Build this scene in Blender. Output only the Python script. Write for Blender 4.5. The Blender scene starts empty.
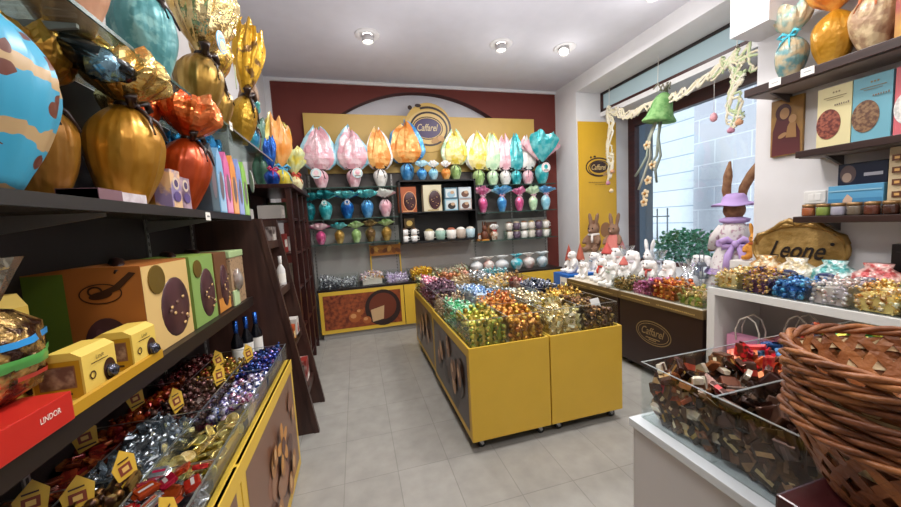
import bpy, bmesh, math, random
from mathutils import Vector, Matrix, noise
R = random.Random(7)
PI = math.pi
C = bpy.context.scene.collection
S = bpy.context.scene
def V3(*a): return Vector(a)

# ------------------------------------------------------------------ materials
MATS = {}
def srgb(h):
    if isinstance(h, str):
        h = h.lstrip('#'); h = ''.join(x*2 for x in h) if len(h) == 3 else h; c = [int(h[i:i+2], 16)/255 for i in (0, 2, 4)]
        return tuple((x/12.92 if x <= .04045 else ((x+.055)/1.055)**2.4) for x in c) + (1,)
    return tuple(h) + ((1,) if len(h) == 3 else ())
def newmat(key):
    m = bpy.data.materials.new(key); m.use_nodes = True
    nt = m.node_tree; b = nt.nodes['Principled BSDF']; MATS[key] = m
    return m, nt, b
def N(nt, t, **kw):
    n = nt.nodes.new(t)
    for k, v in kw.items():
        if k in n.inputs: n.inputs[k].default_value = v
        else: setattr(n, k, v)
    return n
def plain(col, rough=.5, metal=0, spec=.5, emit=0, coat=0):
    key = f'plain {col} {rough} {metal} {emit} {coat}'
    if key in MATS: return MATS[key]
    m, nt, b = newmat(key)
    b.inputs['Roughness'].default_value = rough; b.inputs['Metallic'].default_value = metal
    c = srgb(col)
    # a faint mottling so that no surface is perfectly uniform
    tc = N(nt, 'ShaderNodeTexCoord'); nz = N(nt, 'ShaderNodeTexNoise', Scale=6.0, Detail=3.0)
    nt.links.new(tc.outputs['Object'], nz.inputs['Vector'])
    mx = N(nt, 'ShaderNodeMix', data_type='RGBA')
    mx.inputs[6].default_value = tuple(x*.93 for x in c[:3]) + (1,); mx.inputs[7].default_value = tuple(min(1, x*1.05) for x in c[:3]) + (1,)
    nt.links.new(nz.outputs['Fac'], mx.inputs[0]); nt.links.new(mx.outputs[2], b.inputs['Base Color'])
    if emit:
        b.inputs['Emission Color'].default_value = c; b.inputs['Emission Strength'].default_value = emit
    if coat: b.inputs['Coat Weight'].default_value = coat
    return m
def mottle(c1, c2, scale=5, rough=.5, metal=0, bump=0, bscale=30, lo=.4, hi=.6, detail=3, vor=False, stretch=(1, 1, 1), sheen=0):
    """two colours mixed by noise (or cells), with an optional crinkle bump"""
    key = f'mottle {c1} {c2} {scale} {rough} {metal} {bump} {bscale} {lo} {hi} {vor} {stretch}'
    if key in MATS: return MATS[key]
    m, nt, b = newmat(key)
    b.inputs['Roughness'].default_value = rough; b.inputs['Metallic'].default_value = metal
    tc = N(nt, 'ShaderNodeTexCoord'); mp = N(nt, 'ShaderNodeMapping'); mp.inputs['Scale'].default_value = stretch
    nt.links.new(tc.outputs['Object'], mp.inputs['Vector'])
    if vor:
        nz = N(nt, 'ShaderNodeTexVoronoi', Scale=scale); out = nz.outputs['Distance']
    else:
        nz = N(nt, 'ShaderNodeTexNoise', Scale=scale, Detail=detail); out = nz.outputs['Fac']
    nt.links.new(mp.outputs[0], nz.inputs['Vector'])
    rp = N(nt, 'ShaderNodeValToRGB'); e = rp.color_ramp.elements
    e[0].position = lo; e[0].color = srgb(c1); e[1].position = hi; e[1].color = srgb(c2)
    nt.links.new(out, rp.inputs[0]); nt.links.new(rp.outputs[0], b.inputs['Base Color'])
    if bump:
        n2 = N(nt, 'ShaderNodeTexNoise', Scale=bscale, Detail=2.0)
        nt.links.new(tc.outputs['Object'], n2.inputs['Vector'])
        bp = N(nt, 'ShaderNodeBump', Strength=bump, Distance=.02)
        nt.links.new(n2.outputs['Fac'], bp.inputs['Height']); nt.links.new(bp.outputs[0], b.inputs['Normal'])
    return m
def foil(c1, c2=None, metal=.75, rough=.28, scale=7, lo=.42, hi=.58):
    return mottle(c1, c2 or c1, scale, rough, metal, .6, 22, lo, hi)
def film(c1, c2=None, metal=.5):                    # satin film pulled into long upright folds
    return mottle(c1, c2 or c1, 9, .3, metal, .35, 12, .42, .58, stretch=(1.6, 1.6, .25))
def wrap(c1, c2=None, scale=14, lo=.46, hi=.54):      # printed glossy wrapping film
    return mottle(c1, c2 or c1, scale, .3, .15, .5, 20, lo, hi)
def candy(c1, c2=None, metal=.6, rough=.3, scale=2.2, val=.35, hue=.02):
    """sweet wrappers: each object shifts a little in brightness and hue"""
    c2 = c2 or c1
    key = f'candy {c1} {c2} {metal} {rough} {scale} {val}'
    if key in MATS: return MATS[key]
    m, nt, b = newmat(key)
    b.inputs['Roughness'].default_value = rough; b.inputs['Metallic'].default_value = metal
    tc = N(nt, 'ShaderNodeTexCoord'); oi = N(nt, 'ShaderNodeObjectInfo')
    nz = N(nt, 'ShaderNodeTexNoise', Scale=scale, Detail=2.0); nt.links.new(tc.outputs['Object'], nz.inputs['Vector'])
    rp = N(nt, 'ShaderNodeValToRGB'); e = rp.color_ramp.elements
    e[0].position = .46; e[0].color = srgb(c1); e[1].position = .54; e[1].color = srgb(c2)
    nt.links.new(nz.outputs['Fac'], rp.inputs[0])
    mr = N(nt, 'ShaderNodeMapRange'); mr.inputs[3].default_value = 1-val; mr.inputs[4].default_value = 1+val
    nt.links.new(oi.outputs['Random'], mr.inputs[0])
    hs = N(nt, 'ShaderNodeHueSaturation'); nt.links.new(rp.outputs[0], hs.inputs['Color']); nt.links.new(mr.outputs[0], hs.inputs['Value'])
    mh = N(nt, 'ShaderNodeMapRange'); mh.inputs[3].default_value = .5+hue; mh.inputs[4].default_value = .5-hue
    ml = N(nt, 'ShaderNodeMath', operation='FRACT'); mm = N(nt, 'ShaderNodeMath', operation='MULTIPLY'); mm.inputs[1].default_value = 7.3
    nt.links.new(oi.outputs['Random'], mm.inputs[0]); nt.links.new(mm.outputs[0], ml.inputs[0]); nt.links.new(ml.outputs[0], mh.inputs[0])
    nt.links.new(mh.outputs[0], hs.inputs['Hue'])
    nt.links.new(hs.outputs[0], b.inputs['Base Color'])
    return m
def wood(c1, c2, rough=.35, along='Y', scale=3):
    key = f'wood {c1} {c2} {along} {scale}'
    if key in MATS: return MATS[key]
    m, nt, b = newmat(key); b.inputs['Roughness'].default_value = rough
    tc = N(nt, 'ShaderNodeTexCoord'); mp = N(nt, 'ShaderNodeMapping')
    st = {'X': (.6, 9, 9), 'Y': (9, .6, 9), 'Z': (9, 9, .6)}[along]; mp.inputs['Scale'].default_value = st
    nz = N(nt, 'ShaderNodeTexNoise', Scale=scale, Detail=5.0); rp = N(nt, 'ShaderNodeValToRGB')
    e = rp.color_ramp.elements; e[0].position = .35; e[0].color = srgb(c1); e[1].position = .7; e[1].color = srgb(c2)
    nt.links.new(tc.outputs['Object'], mp.inputs[0]); nt.links.new(mp.outputs[0], nz.inputs['Vector'])
    nt.links.new(nz.outputs['Fac'], rp.inputs[0]); nt.links.new(rp.outputs[0], b.inputs['Base Color'])
    return m
def clear(key='clear acrylic', tint='#fbfdfd', f0=.015, f1=.30, rough=.03):
    """thin clear sheet: passes light straight, mirrors more at grazing angles"""
    if key in MATS: return MATS[key]
    m = bpy.data.materials.new(key); m.use_nodes = True; nt = m.node_tree; nt.nodes.clear(); MATS[key] = m
    o = N(nt, 'ShaderNodeOutputMaterial'); t = N(nt, 'ShaderNodeBsdfTransparent'); t.inputs[0].default_value = srgb(tint)
    g = N(nt, 'ShaderNodeBsdfGlossy', Roughness=rough); lw = N(nt, 'ShaderNodeLayerWeight', Blend=.22)
    mr = N(nt, 'ShaderNodeMapRange'); mr.inputs[3].default_value = f0; mr.inputs[4].default_value = f1
    mx = N(nt, 'ShaderNodeMixShader')
    nt.links.new(lw.outputs['Fresnel'], mr.inputs[0]); nt.links.new(mr.outputs[0], mx.inputs[0])
    nt.links.new(t.outputs[0], mx.inputs[1]); nt.links.new(g.outputs[0], mx.inputs[2]); nt.links.new(mx.outputs[0], o.inputs[0])
    return m
def glassy(): return clear()
# ------------------------------------------------------------------ mesh builder
class M:
    def __init__(s): s.v = []; s.f = []; s.mi = []; s.sm = []; s.mats = []
    def mat(s, m):
        if m not in s.mats: s.mats.append(m)
        return s.mats.index(m)
    def add(s, vs, fs, m, smooth=False, T=None):
        o = len(s.v); k = s.mat(m)
        s.v += [tuple(T @ Vector(p)) if T else tuple(p) for p in vs]
        s.f += [tuple(i+o for i in f) for f in fs]; s.mi += [k]*len(fs); s.sm += [smooth]*len(fs)
        return s
    def box(s, x0, y0, z0, x1, y1, z1, m, b=0, T=None, smooth=False):
        if x1 < x0: x0, x1 = x1, x0
        if y1 < y0: y0, y1 = y1, y0
        if z1 < z0: z0, z1 = z1, z0
        if not b:
            vs = [(x0,y0,z0),(x1,y0,z0),(x1,y1,z0),(x0,y1,z0),(x0,y0,z1),(x1,y0,z1),(x1,y1,z1),(x0,y1,z1)]
            fs = [(3,2,1,0),(4,5,6,7),(0,1,5,4),(1,2,6,5),(2,3,7,6),(3,0,4,7)]
            return s.add(vs, fs, m, smooth, T)
        bm = bmesh.new(); bmesh.ops.create_cube(bm, size=1)
        for v in bm.verts:
            v.co = Vector(((x0+x1)/2+v.co.x*(x1-x0), (y0+y1)/2+v.co.y*(y1-y0), (z0+z1)/2+v.co.z*(z1-z0)))
        b = min(b, .49*min(x1-x0, y1-y0, z1-z0))
        bmesh.ops.bevel(bm, geom=bm.edges[:], offset=b, segments=2, affect='EDGES', profile=.6)
        bm.verts.index_update()
        s.add([v.co[:] for v in bm.verts], [[v.index for v in f.verts] for f in bm.faces], m, smooth, T); bm.free()
        return s
    def lathe(s, prof, m, n=24, T=None, smooth=True, cap=True, fn=None):
        """prof: [(r,z)]; fn(theta, t, r, z) -> (r, z)"""
        vs = []; fs = []; L = len(prof)
        for i, (r, z) in enumerate(prof):
            for k in range(n):
                a = 2*PI*k/n; rr, zz = (fn(a, i/(L-1), r, z) if fn else (r, z))
                vs.append((rr*math.cos(a), rr*math.sin(a), zz))
        for i in range(L-1):
            for k in range(n):
                fs.append((i*n+k, i*n+(k+1) % n, (i+1)*n+(k+1) % n, (i+1)*n+k))
        if cap:
            if prof[0][0] > 1e-5: fs.append(tuple(range(n-1, -1, -1)))
            if prof[-1][0] > 1e-5: fs.append(tuple((L-1)*n+k for k in range(n)))
        return s.add(vs, fs, m, smooth, T)
    def tube(s, pts, r, m, n=8, closed=False, T=None, smooth=True):
        pts = [Vector(p) for p in pts]; L = len(pts); vs = []; fs = []
        up = Vector((.13, .21, .97))
        for i, p in enumerate(pts):
            a = pts[(i-1) % L] if closed or i else p; b = pts[(i+1) % L] if closed or i < L-1 else p
            d = (b-a).normalized()
            if abs(d.dot(up)) > .98: up2 = Vector((1, 0, 0))
            else: up2 = up
            u = d.cross(up2).normalized(); w = d.cross(u)
            rr = r[i] if isinstance(r, (list, tuple)) else r
            for k in range(n):
                q = 2*PI*k/n; vs.append(p+u*(rr*math.cos(q))+w*(rr*math.sin(q)))
        for i in range(L if closed else L-1):
            j = (i+1) % L
            for k in range(n): fs.append((i*n+k, i*n+(k+1) % n, j*n+(k+1) % n, j*n+k))
        if not closed: fs += [tuple(range(n-1, -1, -1)), tuple((L-1)*n+k for k in range(n))]
        return s.add(vs, fs, m, smooth, T)
    def ball(s, c, r, m, n=14, T=None, smooth=True, jit=0):
        if not isinstance(r, (tuple, list)): r = (r, r, r)
        h = n//2; vs = [(c[0], c[1], c[2]-r[2])]; fs = []
        for i in range(1, h):
            t = PI*i/h
            for k in range(n):
                a = 2*PI*k/n; j = 1+R.uniform(-jit, jit)
                vs.append((c[0]+r[0]*math.sin(t)*math.cos(a)*j, c[1]+r[1]*math.sin(t)*math.sin(a)*j, c[2]-r[2]*math.cos(t)*j))
        vs.append((c[0], c[1], c[2]+r[2])); e = len(vs)-1
        for k in range(n):
            fs.append((0, 1+(k+1) % n, 1+k)); fs.append((e, e-n+k, e-n+(k+1) % n))
        for i in range(h-2):
            for k in range(n):
                fs.append((1+i*n+k, 1+i*n+(k+1) % n, 1+(i+1)*n+(k+1) % n, 1+(i+1)*n+k))
        return s.add(vs, fs, m, smooth, T)
    def prism(s, poly, a, b, axis, m, T=None, smooth=False):
        """poly of 2-D points extruded from a to b along axis: 'x'->(y,z), 'y'->(x,z), 'z'->(x,y)"""
        f = {'x': lambda p, t: (t, p[0], p[1]), 'y': lambda p, t: (p[0], t, p[1]), 'z': lambda p, t: (p[0], p[1], t)}[axis]
        n = len(poly); vs = [f(p, a) for p in poly]+[f(p, b) for p in poly]
        fs = [tuple(range(n)), tuple(range(2*n-1, n-1, -1))]+[(i, i+n, (i+1) % n+n, (i+1) % n) for i in range(n)]
        return s.add(vs, fs, m, smooth, T)
    def mesh(s, name):
        me = bpy.data.meshes.new(name); me.from_pydata(s.v, [], s.f)
        for m in s.mats: me.materials.append(m)
        me.polygons.foreach_set('material_index', s.mi); me.polygons.foreach_set('use_smooth', s.sm)
        me.validate(); me.update()
        bm = bmesh.new(); bm.from_mesh(me); bmesh.ops.recalc_face_normals(bm, faces=bm.faces); bm.to_mesh(me); bm.free()
        return me
    def build(s, name, parent=None, label=None, loc=None, rot=None, remesh=0):
        o = bpy.data.objects.new(name, s.mesh(name)); C.objects.link(o)
        if parent: o.parent = parent
        if loc: o.location = loc
        if rot: o.rotation_euler = rot
        if label: o['label'] = label
        if remesh:
            md = o.modifiers.new('skin', 'REMESH'); md.mode = 'VOXEL'; md.voxel_size = remesh; md.use_smooth_shade = True
            ms = o.modifiers.new('soft', 'SMOOTH'); ms.iterations = 4; ms.factor = .5
        return o
def tag(o, label, cat, group=None, kind=None):
    o['label'] = label
    if cat: o['category'] = cat
    if group: o['group'] = group
    if kind: o['kind'] = kind
    return o
def thing(name, label, cat, loc=(0, 0, 0), rz=0, group=None, rot=None):
    o = bpy.data.objects.new(name, None); C.objects.link(o); o.empty_display_size = .05
    o.location = loc; o.rotation_euler = rot or (0, 0, rz)
    return tag(o, label, cat, group)
def struct(mb, name):
    o = mb.build(name); o['kind'] = 'structure'; return o
def dup(root, loc, rz, label, group=None, rot=None):
    r = root.copy(); C.objects.link(r); r.location = loc; r.rotation_euler = rot or (0, 0, rz); r['label'] = label
    if group: r['group'] = group
    for ch in list(root.children):
        c = ch.copy(); C.objects.link(c); c.parent = r
        for g in list(ch.children):
            d = g.copy(); C.objects.link(d); d.parent = c
    return r
# ------------------------------------------------------------------ flat printing on a surface
class Art:
    """flat shapes laid on a rectangle: origin o (its centre), unit vectors u (right), v (up); layers rise along n = u x v"""
    def __init__(s, mb, o, u, v):
        s.m = mb; s.o = Vector(o); s.u = Vector(u).normalized(); s.v = Vector(v).normalized(); s.n = s.u.cross(s.v); s.k = 1
    def P(s, x, y): return tuple(s.o+s.u*x+s.v*y+s.n*(.0008*s.k))
    def poly(s, pts, m):
        s.m.add([s.P(*p) for p in pts], [tuple(range(len(pts)))], m); s.k += 1; return s
    def rect(s, x0, y0, x1, y1, m): return s.poly([(x0, y0), (x1, y0), (x1, y1), (x0, y1)], m)
    def ell(s, cx, cy, rx, ry, m, rot=0, n=28):
        c, d = math.cos(rot), math.sin(rot)
        return s.poly([(cx+rx*math.cos(2*PI*i/n)*c-ry*math.sin(2*PI*i/n)*d, cy+rx*math.cos(2*PI*i/n)*d+ry*math.sin(2*PI*i/n)*c) for i in range(n)], m)
    def ring(s, cx, cy, rx, ry, w, m, a0=0, a1=2*PI, n=36):
        vs = []; fs = []
        for i in range(n+1):
            a = a0+(a1-a0)*i/n
            vs += [s.P(cx+rx*math.cos(a), cy+ry*math.sin(a)), s.P(cx+(rx-w)*math.cos(a), cy+(ry-w)*math.sin(a))]
        for i in range(n): fs.append((2*i, 2*i+2, 2*i+3, 2*i+1))
        s.m.add(vs, fs, m); s.k += 1; return s
    def text(s, body, cx, cy, h, m, shear=0, w=None, bold=0):
        cu = bpy.data.curves.new('t', 'FONT'); cu.body = body; cu.shear = shear; cu.offset = bold; cu.resolution_u = 3
        ob = bpy.data.objects.new('t', cu); me = bpy.data.meshes.new_from_object(ob)
        xs = [v.co.x for v in me.vertices]; ys = [v.co.y for v in me.vertices]
        if xs:
            x0, x1, y0, y1 = min(xs), max(xs), min(ys), max(ys); k = h/max(y1-y0, 1e-6); kx = k if not w else w/max(x1-x0, 1e-6)
            vs = [s.P(cx+(v.co.x-(x0+x1)/2)*kx, cy+(v.co.y-(y0+y1)/2)*k) for v in me.vertices]
            s.m.add(vs, [tuple(p.vertices) for p in me.polygons], m)
        bpy.data.meshes.remove(me); bpy.data.objects.remove(ob); bpy.data.curves.remove(cu); s.k += 1
        return s
def dashes(a, cx, cy, w, h, n, m):      # print too fine to read: a row of short strokes
    r = random.Random(n)
    for k in range(n):
        x = cx-w/2+w*(k+.5)/n; q = w/n*r.uniform(.25, .42); a.rect(x-q, cy-h/2, x+q, cy+h/2*r.uniform(.3, 1), m)
def house_logo(a, cx, cy, w, dark, cream=None, word=None):
    """the oval chocolate-house mark: swirl rings around an oval with a script word"""
    h = w*.62
    if cream: a.ell(cx, cy, w*.5, h*.5, cream)
    a.ring(cx, cy, w*.5, h*.5, w*.045, dark, .12*PI, 1.93*PI); a.ring(cx+.02*w, cy-.03*w, w*.42, h*.40, w*.03, dark, -.1*PI, 1.75*PI)
    a.ell(cx, cy, w*.34, h*.30, dark); a.text('Caffarel', cx, cy, w*.17, word, .35, w*.56, .012)
    a.ell(cx-.30*w, cy+.50*h, w*.035, w*.035, dark); a.ell(cx-.16*w, cy+.54*h, w*.05, w*.03, dark)
    a.ell(cx+.22*w, cy-.36*h, w*.09, w*.05, plain('#b58a55', .5), .4)
# ================================================================== THE ROOM
WHITE = plain('#d9d7d8', .7); CEIL = plain('#cdcbd2', .8); RED = plain('#67281f', .75); RED_SHADE = plain('#4a1a14', .75)
GREYW = plain('#cfcdd2', .75)
def floor_mat():
    m, nt, b = newmat('floor tiles'); b.inputs['Roughness'].default_value = .42
    tc = N(nt, 'ShaderNodeTexCoord'); mp = N(nt, 'ShaderNodeMapping'); mp.inputs['Location'].default_value = (.19, .06, 0)
    br = N(nt, 'ShaderNodeTexBrick', offset=0.0, squash=1.0); br.inputs['Scale'].default_value = 1.0
    br.inputs['Brick Width'].default_value = .335; br.inputs['Row Height'].default_value = .44
    br.inputs['Mortar Size'].default_value = .0035; br.inputs['Mortar Smooth'].default_value = .6; br.inputs['Bias'].default_value = 0
    br.inputs['Color1'].default_value = srgb('#9f9c96'); br.inputs['Color2'].default_value = srgb('#999690'); br.inputs['Mortar'].default_value = srgb('#88857f')
    nz = N(nt, 'ShaderNodeTexNoise', Scale=9.0, Detail=8.0); rp = N(nt, 'ShaderNodeValToRGB'); e = rp.color_ramp.elements
    e[0].position = .3; e[0].color = (.86, .86, .85, 1); e[1].position = .7; e[1].color = (1.04, 1.04, 1.03, 1)
    mx = N(nt, 'ShaderNodeMix', data_type='RGBA', blend_type='MULTIPLY'); mx.inputs[0].default_value = 1
    L = nt.links.new
    L(tc.outputs['Object'], mp.inputs[0]); L(mp.outputs[0], br.inputs['Vector']); L(tc.outputs['Object'], nz.inputs['Vector'])
    L(nz.outputs['Fac'], rp.inputs[0]); L(br.outputs['Color'], mx.inputs[6]); L(rp.outputs[0], mx.inputs[7]); L(mx.outputs[2], b.inputs['Base Color'])
    bp = N(nt, 'ShaderNodeBump', Strength=.25, Distance=.004, invert=True); L(br.outputs['Fac'], bp.inputs['Height']); L(bp.outputs[0], b.inputs['Normal'])
    return m
struct(M().box(-1.2, -3, -.06, 4.75, 5.8, 0, floor_mat()), 'floor')
struct(M().box(-1.2, -3, 3.8, 3.7, 5.8, 3.9, CEIL), 'ceiling')
struct(M().box(-1.2, -3, 0, -1.1, 5.8, 3.8, WHITE), 'wall_left')
struct(M().box(-1.2, -3.1, 0, 3.4, -3, 3.8, WHITE), 'wall_front')
# back wall with an arched recess
def arch(x): return 1.44+math.sqrt(max(0, 2.25**2-(x-1.15)**2))
w = M(); xs = [-.75+3.8*i/40 for i in range(41)]
w.box(-1.1, 5.6, 0, -.75, 5.8, 3.8, RED); w.box(3.05, 5.6, 0, 3.6, 5.8, 3.8, RED)
for a, b in zip(xs, xs[1:]):
    w.add([(a,5.6,arch(a)),(b,5.6,arch(b)),(b,5.6,3.8),(a,5.6,3.8)], [(0,1,2,3)], RED)
    w.add([(a,5.6,arch(a)),(b,5.6,arch(b)),(b,5.74,arch(b)),(a,5.74,arch(a))], [(0,1,2,3)], RED_SHADE)  # shade along the recess edge, put into a darker red
struct(w, 'wall_back')
struct(M().box(-.75, 5.74, 0, 3.05, 5.8, 3.8, GREYW), 'wall_back_recess')
struct(M().box(-1.1, 5.57, 3.755, 3.6, 5.6, 3.8, WHITE), 'trim_1')
struct(M().box(-1.1, 5.56, 0, -1.03, 5.6, 3.755, WHITE), 'trim_2')
# window side: back piece of the right wall, the deep niche, the near wall
struct(M().box(3.6, 5.0, 0, 4.8, 5.8, 3.8, WHITE), 'wall_right_back')
struct(M().box(3.6, 2.1, 3.58, 3.7, 5.0, 3.8, WHITE).box(3.7, 2.1, 3.58, 4.8, 5.0, 3.66, WHITE), 'ceiling_niche')
struct(M().box(3.2, -3, 0, 3.4, 2.1, 3.8, WHITE).box(3.4, 1.95, 0, 4.8, 2.1, 3.8, WHITE), 'wall_right')
struct(M().box(2.9, 1.84, 2.89, 3.2, 2.1, 3.8, WHITE), 'trim_3')
struct(M().box(4.06, 2.1, 3.20, 4.78, 5.0, 3.27, plain('#dedcdc', .6)), 'window_sill_1')
struct(M().box(3.36, 2.1, 0, 4.78, 5.0, .74, plain('#d6d3d2', .6)), 'window_sill_2')
# transom window
FR = wood('#2c0d0b', '#451812', .35, 'Y'); PANE = clear('window pane', '#eef5f8', .03, .5, .02)
def frosted():
    m, nt, b = newmat('frosted pane'); b.inputs['Base Color'].default_value = srgb('#9fb4bb'); b.inputs['Roughness'].default_value = .12
    b.inputs['Emission Color'].default_value = srgb('#a9bdc4'); b.inputs['Emission Strength'].default_value = .12  # faint glow put into the pane itself, though it is no lamp
    return m
w1 = struct(M().box(4.07, 2.1, 3.27, 4.12, 5.0, 3.315, FR).box(4.07, 2.1, 3.545, 4.12, 5.0, 3.58, plain('#1c1212', .5)).box(4.07, 4.95, 3.27, 4.12, 5.0, 3.58, FR), 'window_1')
M().box(4.09, 2.1, 3.315, 4.10, 4.95, 3.545, frosted()).build('pane', w1)
w2 = struct(M().box(4.62, 4.86, .74, 4.72, 5.0, 3.20, FR).box(4.62, 2.1, 3.03, 4.72, 4.86, 3.20, FR).box(4.62, 2.1, .74, 4.72, 4.86, .80, FR), 'window_2')
M().box(4.665, 2.1, .80, 4.672, 4.86, 3.03, PANE).build('pane', w2)
# ------------------------------------------------------------------ the street
def stone(name, c1, c2, mor, bw, rh, off=.5, ms=.006):
    m, nt, b = newmat(name); b.inputs['Roughness'].default_value = .8
    tc = N(nt, 'ShaderNodeTexCoord'); mp = N(nt, 'ShaderNodeMapping'); mp.inputs['Rotation'].default_value = (0, 0, 0)
    sx = N(nt, 'ShaderNodeSeparateXYZ'); cx = N(nt, 'ShaderNodeCombineXYZ'); L = nt.links.new
    L(tc.outputs['Object'], sx.inputs[0]); L(sx.outputs['Y'], cx.inputs['X']); L(sx.outputs['Z'], cx.inputs['Y'])
    br = N(nt, 'ShaderNodeTexBrick', offset=off); br.inputs['Scale'].default_value = 1
    for k, v in (('Brick Width', bw), ('Row Height', rh), ('Mortar Size', ms)): br.inputs[k].default_value = v
    br.inputs['Color1'].default_value = srgb(c1); br.inputs['Color2'].default_value = srgb(c2); br.inputs['Mortar'].default_value = srgb(mor)
    L(cx.outputs[0], br.inputs['Vector']); L(br.outputs['Color'], b.inputs['Base Color'])
    return m
struct(M().box(4.8, -2, -.3, 9, 14, -.1, plain('#c9ced2', .8)), 'ground')
struct(M().box(8, 6.5, -.1, 8.4, 13, 8, stone('smooth courses', '#ccd0d4', '#c2c7cc', '#93a0ac', 8, .42, .5, .014)), 'wall_street_far')
struct(M().box(7.9, 1, -.1, 8.4, 6.5, 8, stone('stone blocks', '#bdbcc2', '#b2b1b9', '#d6d6da', .75, .52, .5, .01)), 'wall_street_near')
struct(M().box(7.72, 4.35, -.1, 7.9, 4.62, 5.2, plain('#7f93a8', .6)).box(7.72, 3.2, 4.9, 7.9, 4.35, 5.2, plain('#7f93a8', .6)), 'door_1')
struct(M().box(4.8, 5.0, -.1, 5.15, 5.4, 6, plain('#76848f', .7)), 'wall_outer_jamb')
rl = thing('street_railing', 'dark iron railing standing against the pale facade across the street', 'railing', (7.5, 7.6, -.1))
IRON = plain('#3b4650', .5)
for k in range(6): M().tube([(0, -.75+.3*k, 0), (0, -.75+.3*k, 1.75)], .018, IRON, 6).build('bar', rl)
for z in (.25, 1.55): M().tube([(0, -.8, z), (0, .8, z)], .016, IRON, 6).build('rail', rl)
# potted bush outside
bu = thing('potted_bush', 'round green leafy bush in a tub outside the shop window', 'plant', (6.3, 5.35, -.1))
M().lathe([(.2, 0), (.26, .3), (.28, .45), (.25, .45), (.24, .4)], plain('#6d6a66', .8), 20).build('tub', bu)
lf = M(); lm = [plain('#62b07e', .5), plain('#8fd0a2', .5), plain('#469066', .5)]
for k in range(1700):
    d = Vector((R.gauss(0, 1), R.gauss(0, 1), R.gauss(0, 1))).normalized()*R.uniform(.25, .55)
    p = Vector((d.x*1.0, d.y*1.15, .92+d.z*.75)); a = R.uniform(0, 2*PI); l = R.uniform(.05, .10)
    u = Vector((math.cos(a), math.sin(a), R.uniform(-.2, .9))).normalized(); q = u.cross(Vector((R.random(), R.random(), R.random()+.1))).normalized()*l*.35
    lf.add([p, p+u*l*.5+q, p+u*l, p+u*l*.5-q], [(0, 1, 2, 3)], lm[k % 3])
lf.build('foliage', bu)
st = M()
for k in range(14):
    a = k*2.4; st.tube([(0, 0, .38), (.1*math.cos(a), .1*math.sin(a), .65), (.3*math.cos(a), .3*math.sin(a), .8+.25*(k % 3))], [.015, .01, .005], plain('#5a4a38', .8), 5)
st.build('stems', bu)
# ------------------------------------------------------------------ ceiling spots
def spot(x, y, label, tilt=0, rz=0):
    t = thing('ceiling_spotlight', label, 'ceiling light', (x, y, 3.8), rz, 'ceiling spotlights')
    M().lathe([(.075, -.012), (.13, -.014), (.145, -.006), (.145, 0)], plain('#d8d5d5', .5), 28, cap=False).build('ring', t)
    T = Matrix.Translation((0, 0, -.01)) @ Matrix.Rotation(tilt, 4, 'X')
    M().lathe([(.05, .0), (.068, -.02), (.07, -.075), (.062, -.08), (.058, -.03)], plain('#bdb9b9', .4), 24, T, cap=False).build('housing', t)
    M().lathe([(.0, -.062), (.04, -.066), (.058, -.055)], plain('#fff6e8', .3, emit=14), 20, T, cap=False).build('bulb', t)
    return t
spot(.30, 4.24, 'leftmost of the recessed ceiling spotlights near the back wall')
spot(1.94, 4.18, 'middle recessed ceiling spotlight in front of the back wall')
spot(2.83, 4.14, 'swivelled ceiling spotlight nearest the white window beam', .6, 2.2)
spot(3.05, 2.95, 'recessed ceiling spotlight at the top edge of the photo', 0)
# ------------------------------------------------------------------ light
def area(loc, size, power, col=(1, .97, .94), rot=(0, 0, 0), sy=None):
    l = bpy.data.lights.new('lamp', 'AREA'); l.energy = power; l.color = col; l.size = size
    if sy: l.shape = 'RECTANGLE'; l.size_y = sy
    o = bpy.data.objects.new('ceiling_lamp_and_fill', l); C.objects.link(o); o.location = loc; o.rotation_euler = rot; return o
for x, y, p in ((.3, 4.0, 60), (1.94, 4.0, 60), (2.8, 3.9, 62), (.5, 2.0, 75), (2.1, 2.0, 75), (.3, -.6, 80), (2.0, -.6, 80)):
    area((x, y, 3.66), .35, p*.42)
area((1.0, 1.4, 3.7), 2.2, 34, (1, .98, .97))  # added broad fill below the ceiling, no fixture there
for x, y, p in ((.3, 4.24, 3), (1.94, 4.18, 3), (2.83, 4.1, 7), (3.02, 2.95, 8), (1.9, 1.0, 5)):  # one at each ceiling spot; the last is added fill without a fixture
    l = bpy.data.lights.new('lamp', 'POINT'); l.energy = p; l.color = (1, .98, .96); l.shadow_soft_size = .08
    o = bpy.data.objects.new('spot_lamp_and_fill', l); C.objects.link(o); o.location = (x, y, 3.38)
up = area((1.2, 2.2, 2.55), 2.5, 46, (.97, .97, 1), (PI, 0, 0)); up.name = 'bounce_fill'  # added unseen panel facing up to brighten the ceiling
up.visible_camera = True
sl = bpy.data.lights.new('sun', 'SUN'); sl.energy = 9; sl.angle = .2; sl.color = (1, .98, .97)
so = bpy.data.objects.new('sun', sl); C.objects.link(so); so.rotation_euler = (math.radians(12), math.radians(-40), 0)
W = bpy.data.worlds.new('World'); S.world = W; W.use_nodes = True
bg = W.node_tree.nodes['Background']; sk = N(W.node_tree, 'ShaderNodeTexSky'); sk.sky_type = 'HOSEK_WILKIE'
sk.sun_direction = (-.5, .2, .8); sk.turbidity = 4
W.node_tree.links.new(sk.outputs[0], bg.inputs[0]); bg.inputs[1].default_value = 3.4
S.view_settings.view_transform = 'Standard'; S.view_settings.look = 'None'; S.view_settings.exposure = -.1
S.cycles.transparent_max_bounces = 24; S.cycles.max_bounces = 8; S.cycles.sample_clamp_indirect = 6
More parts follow.
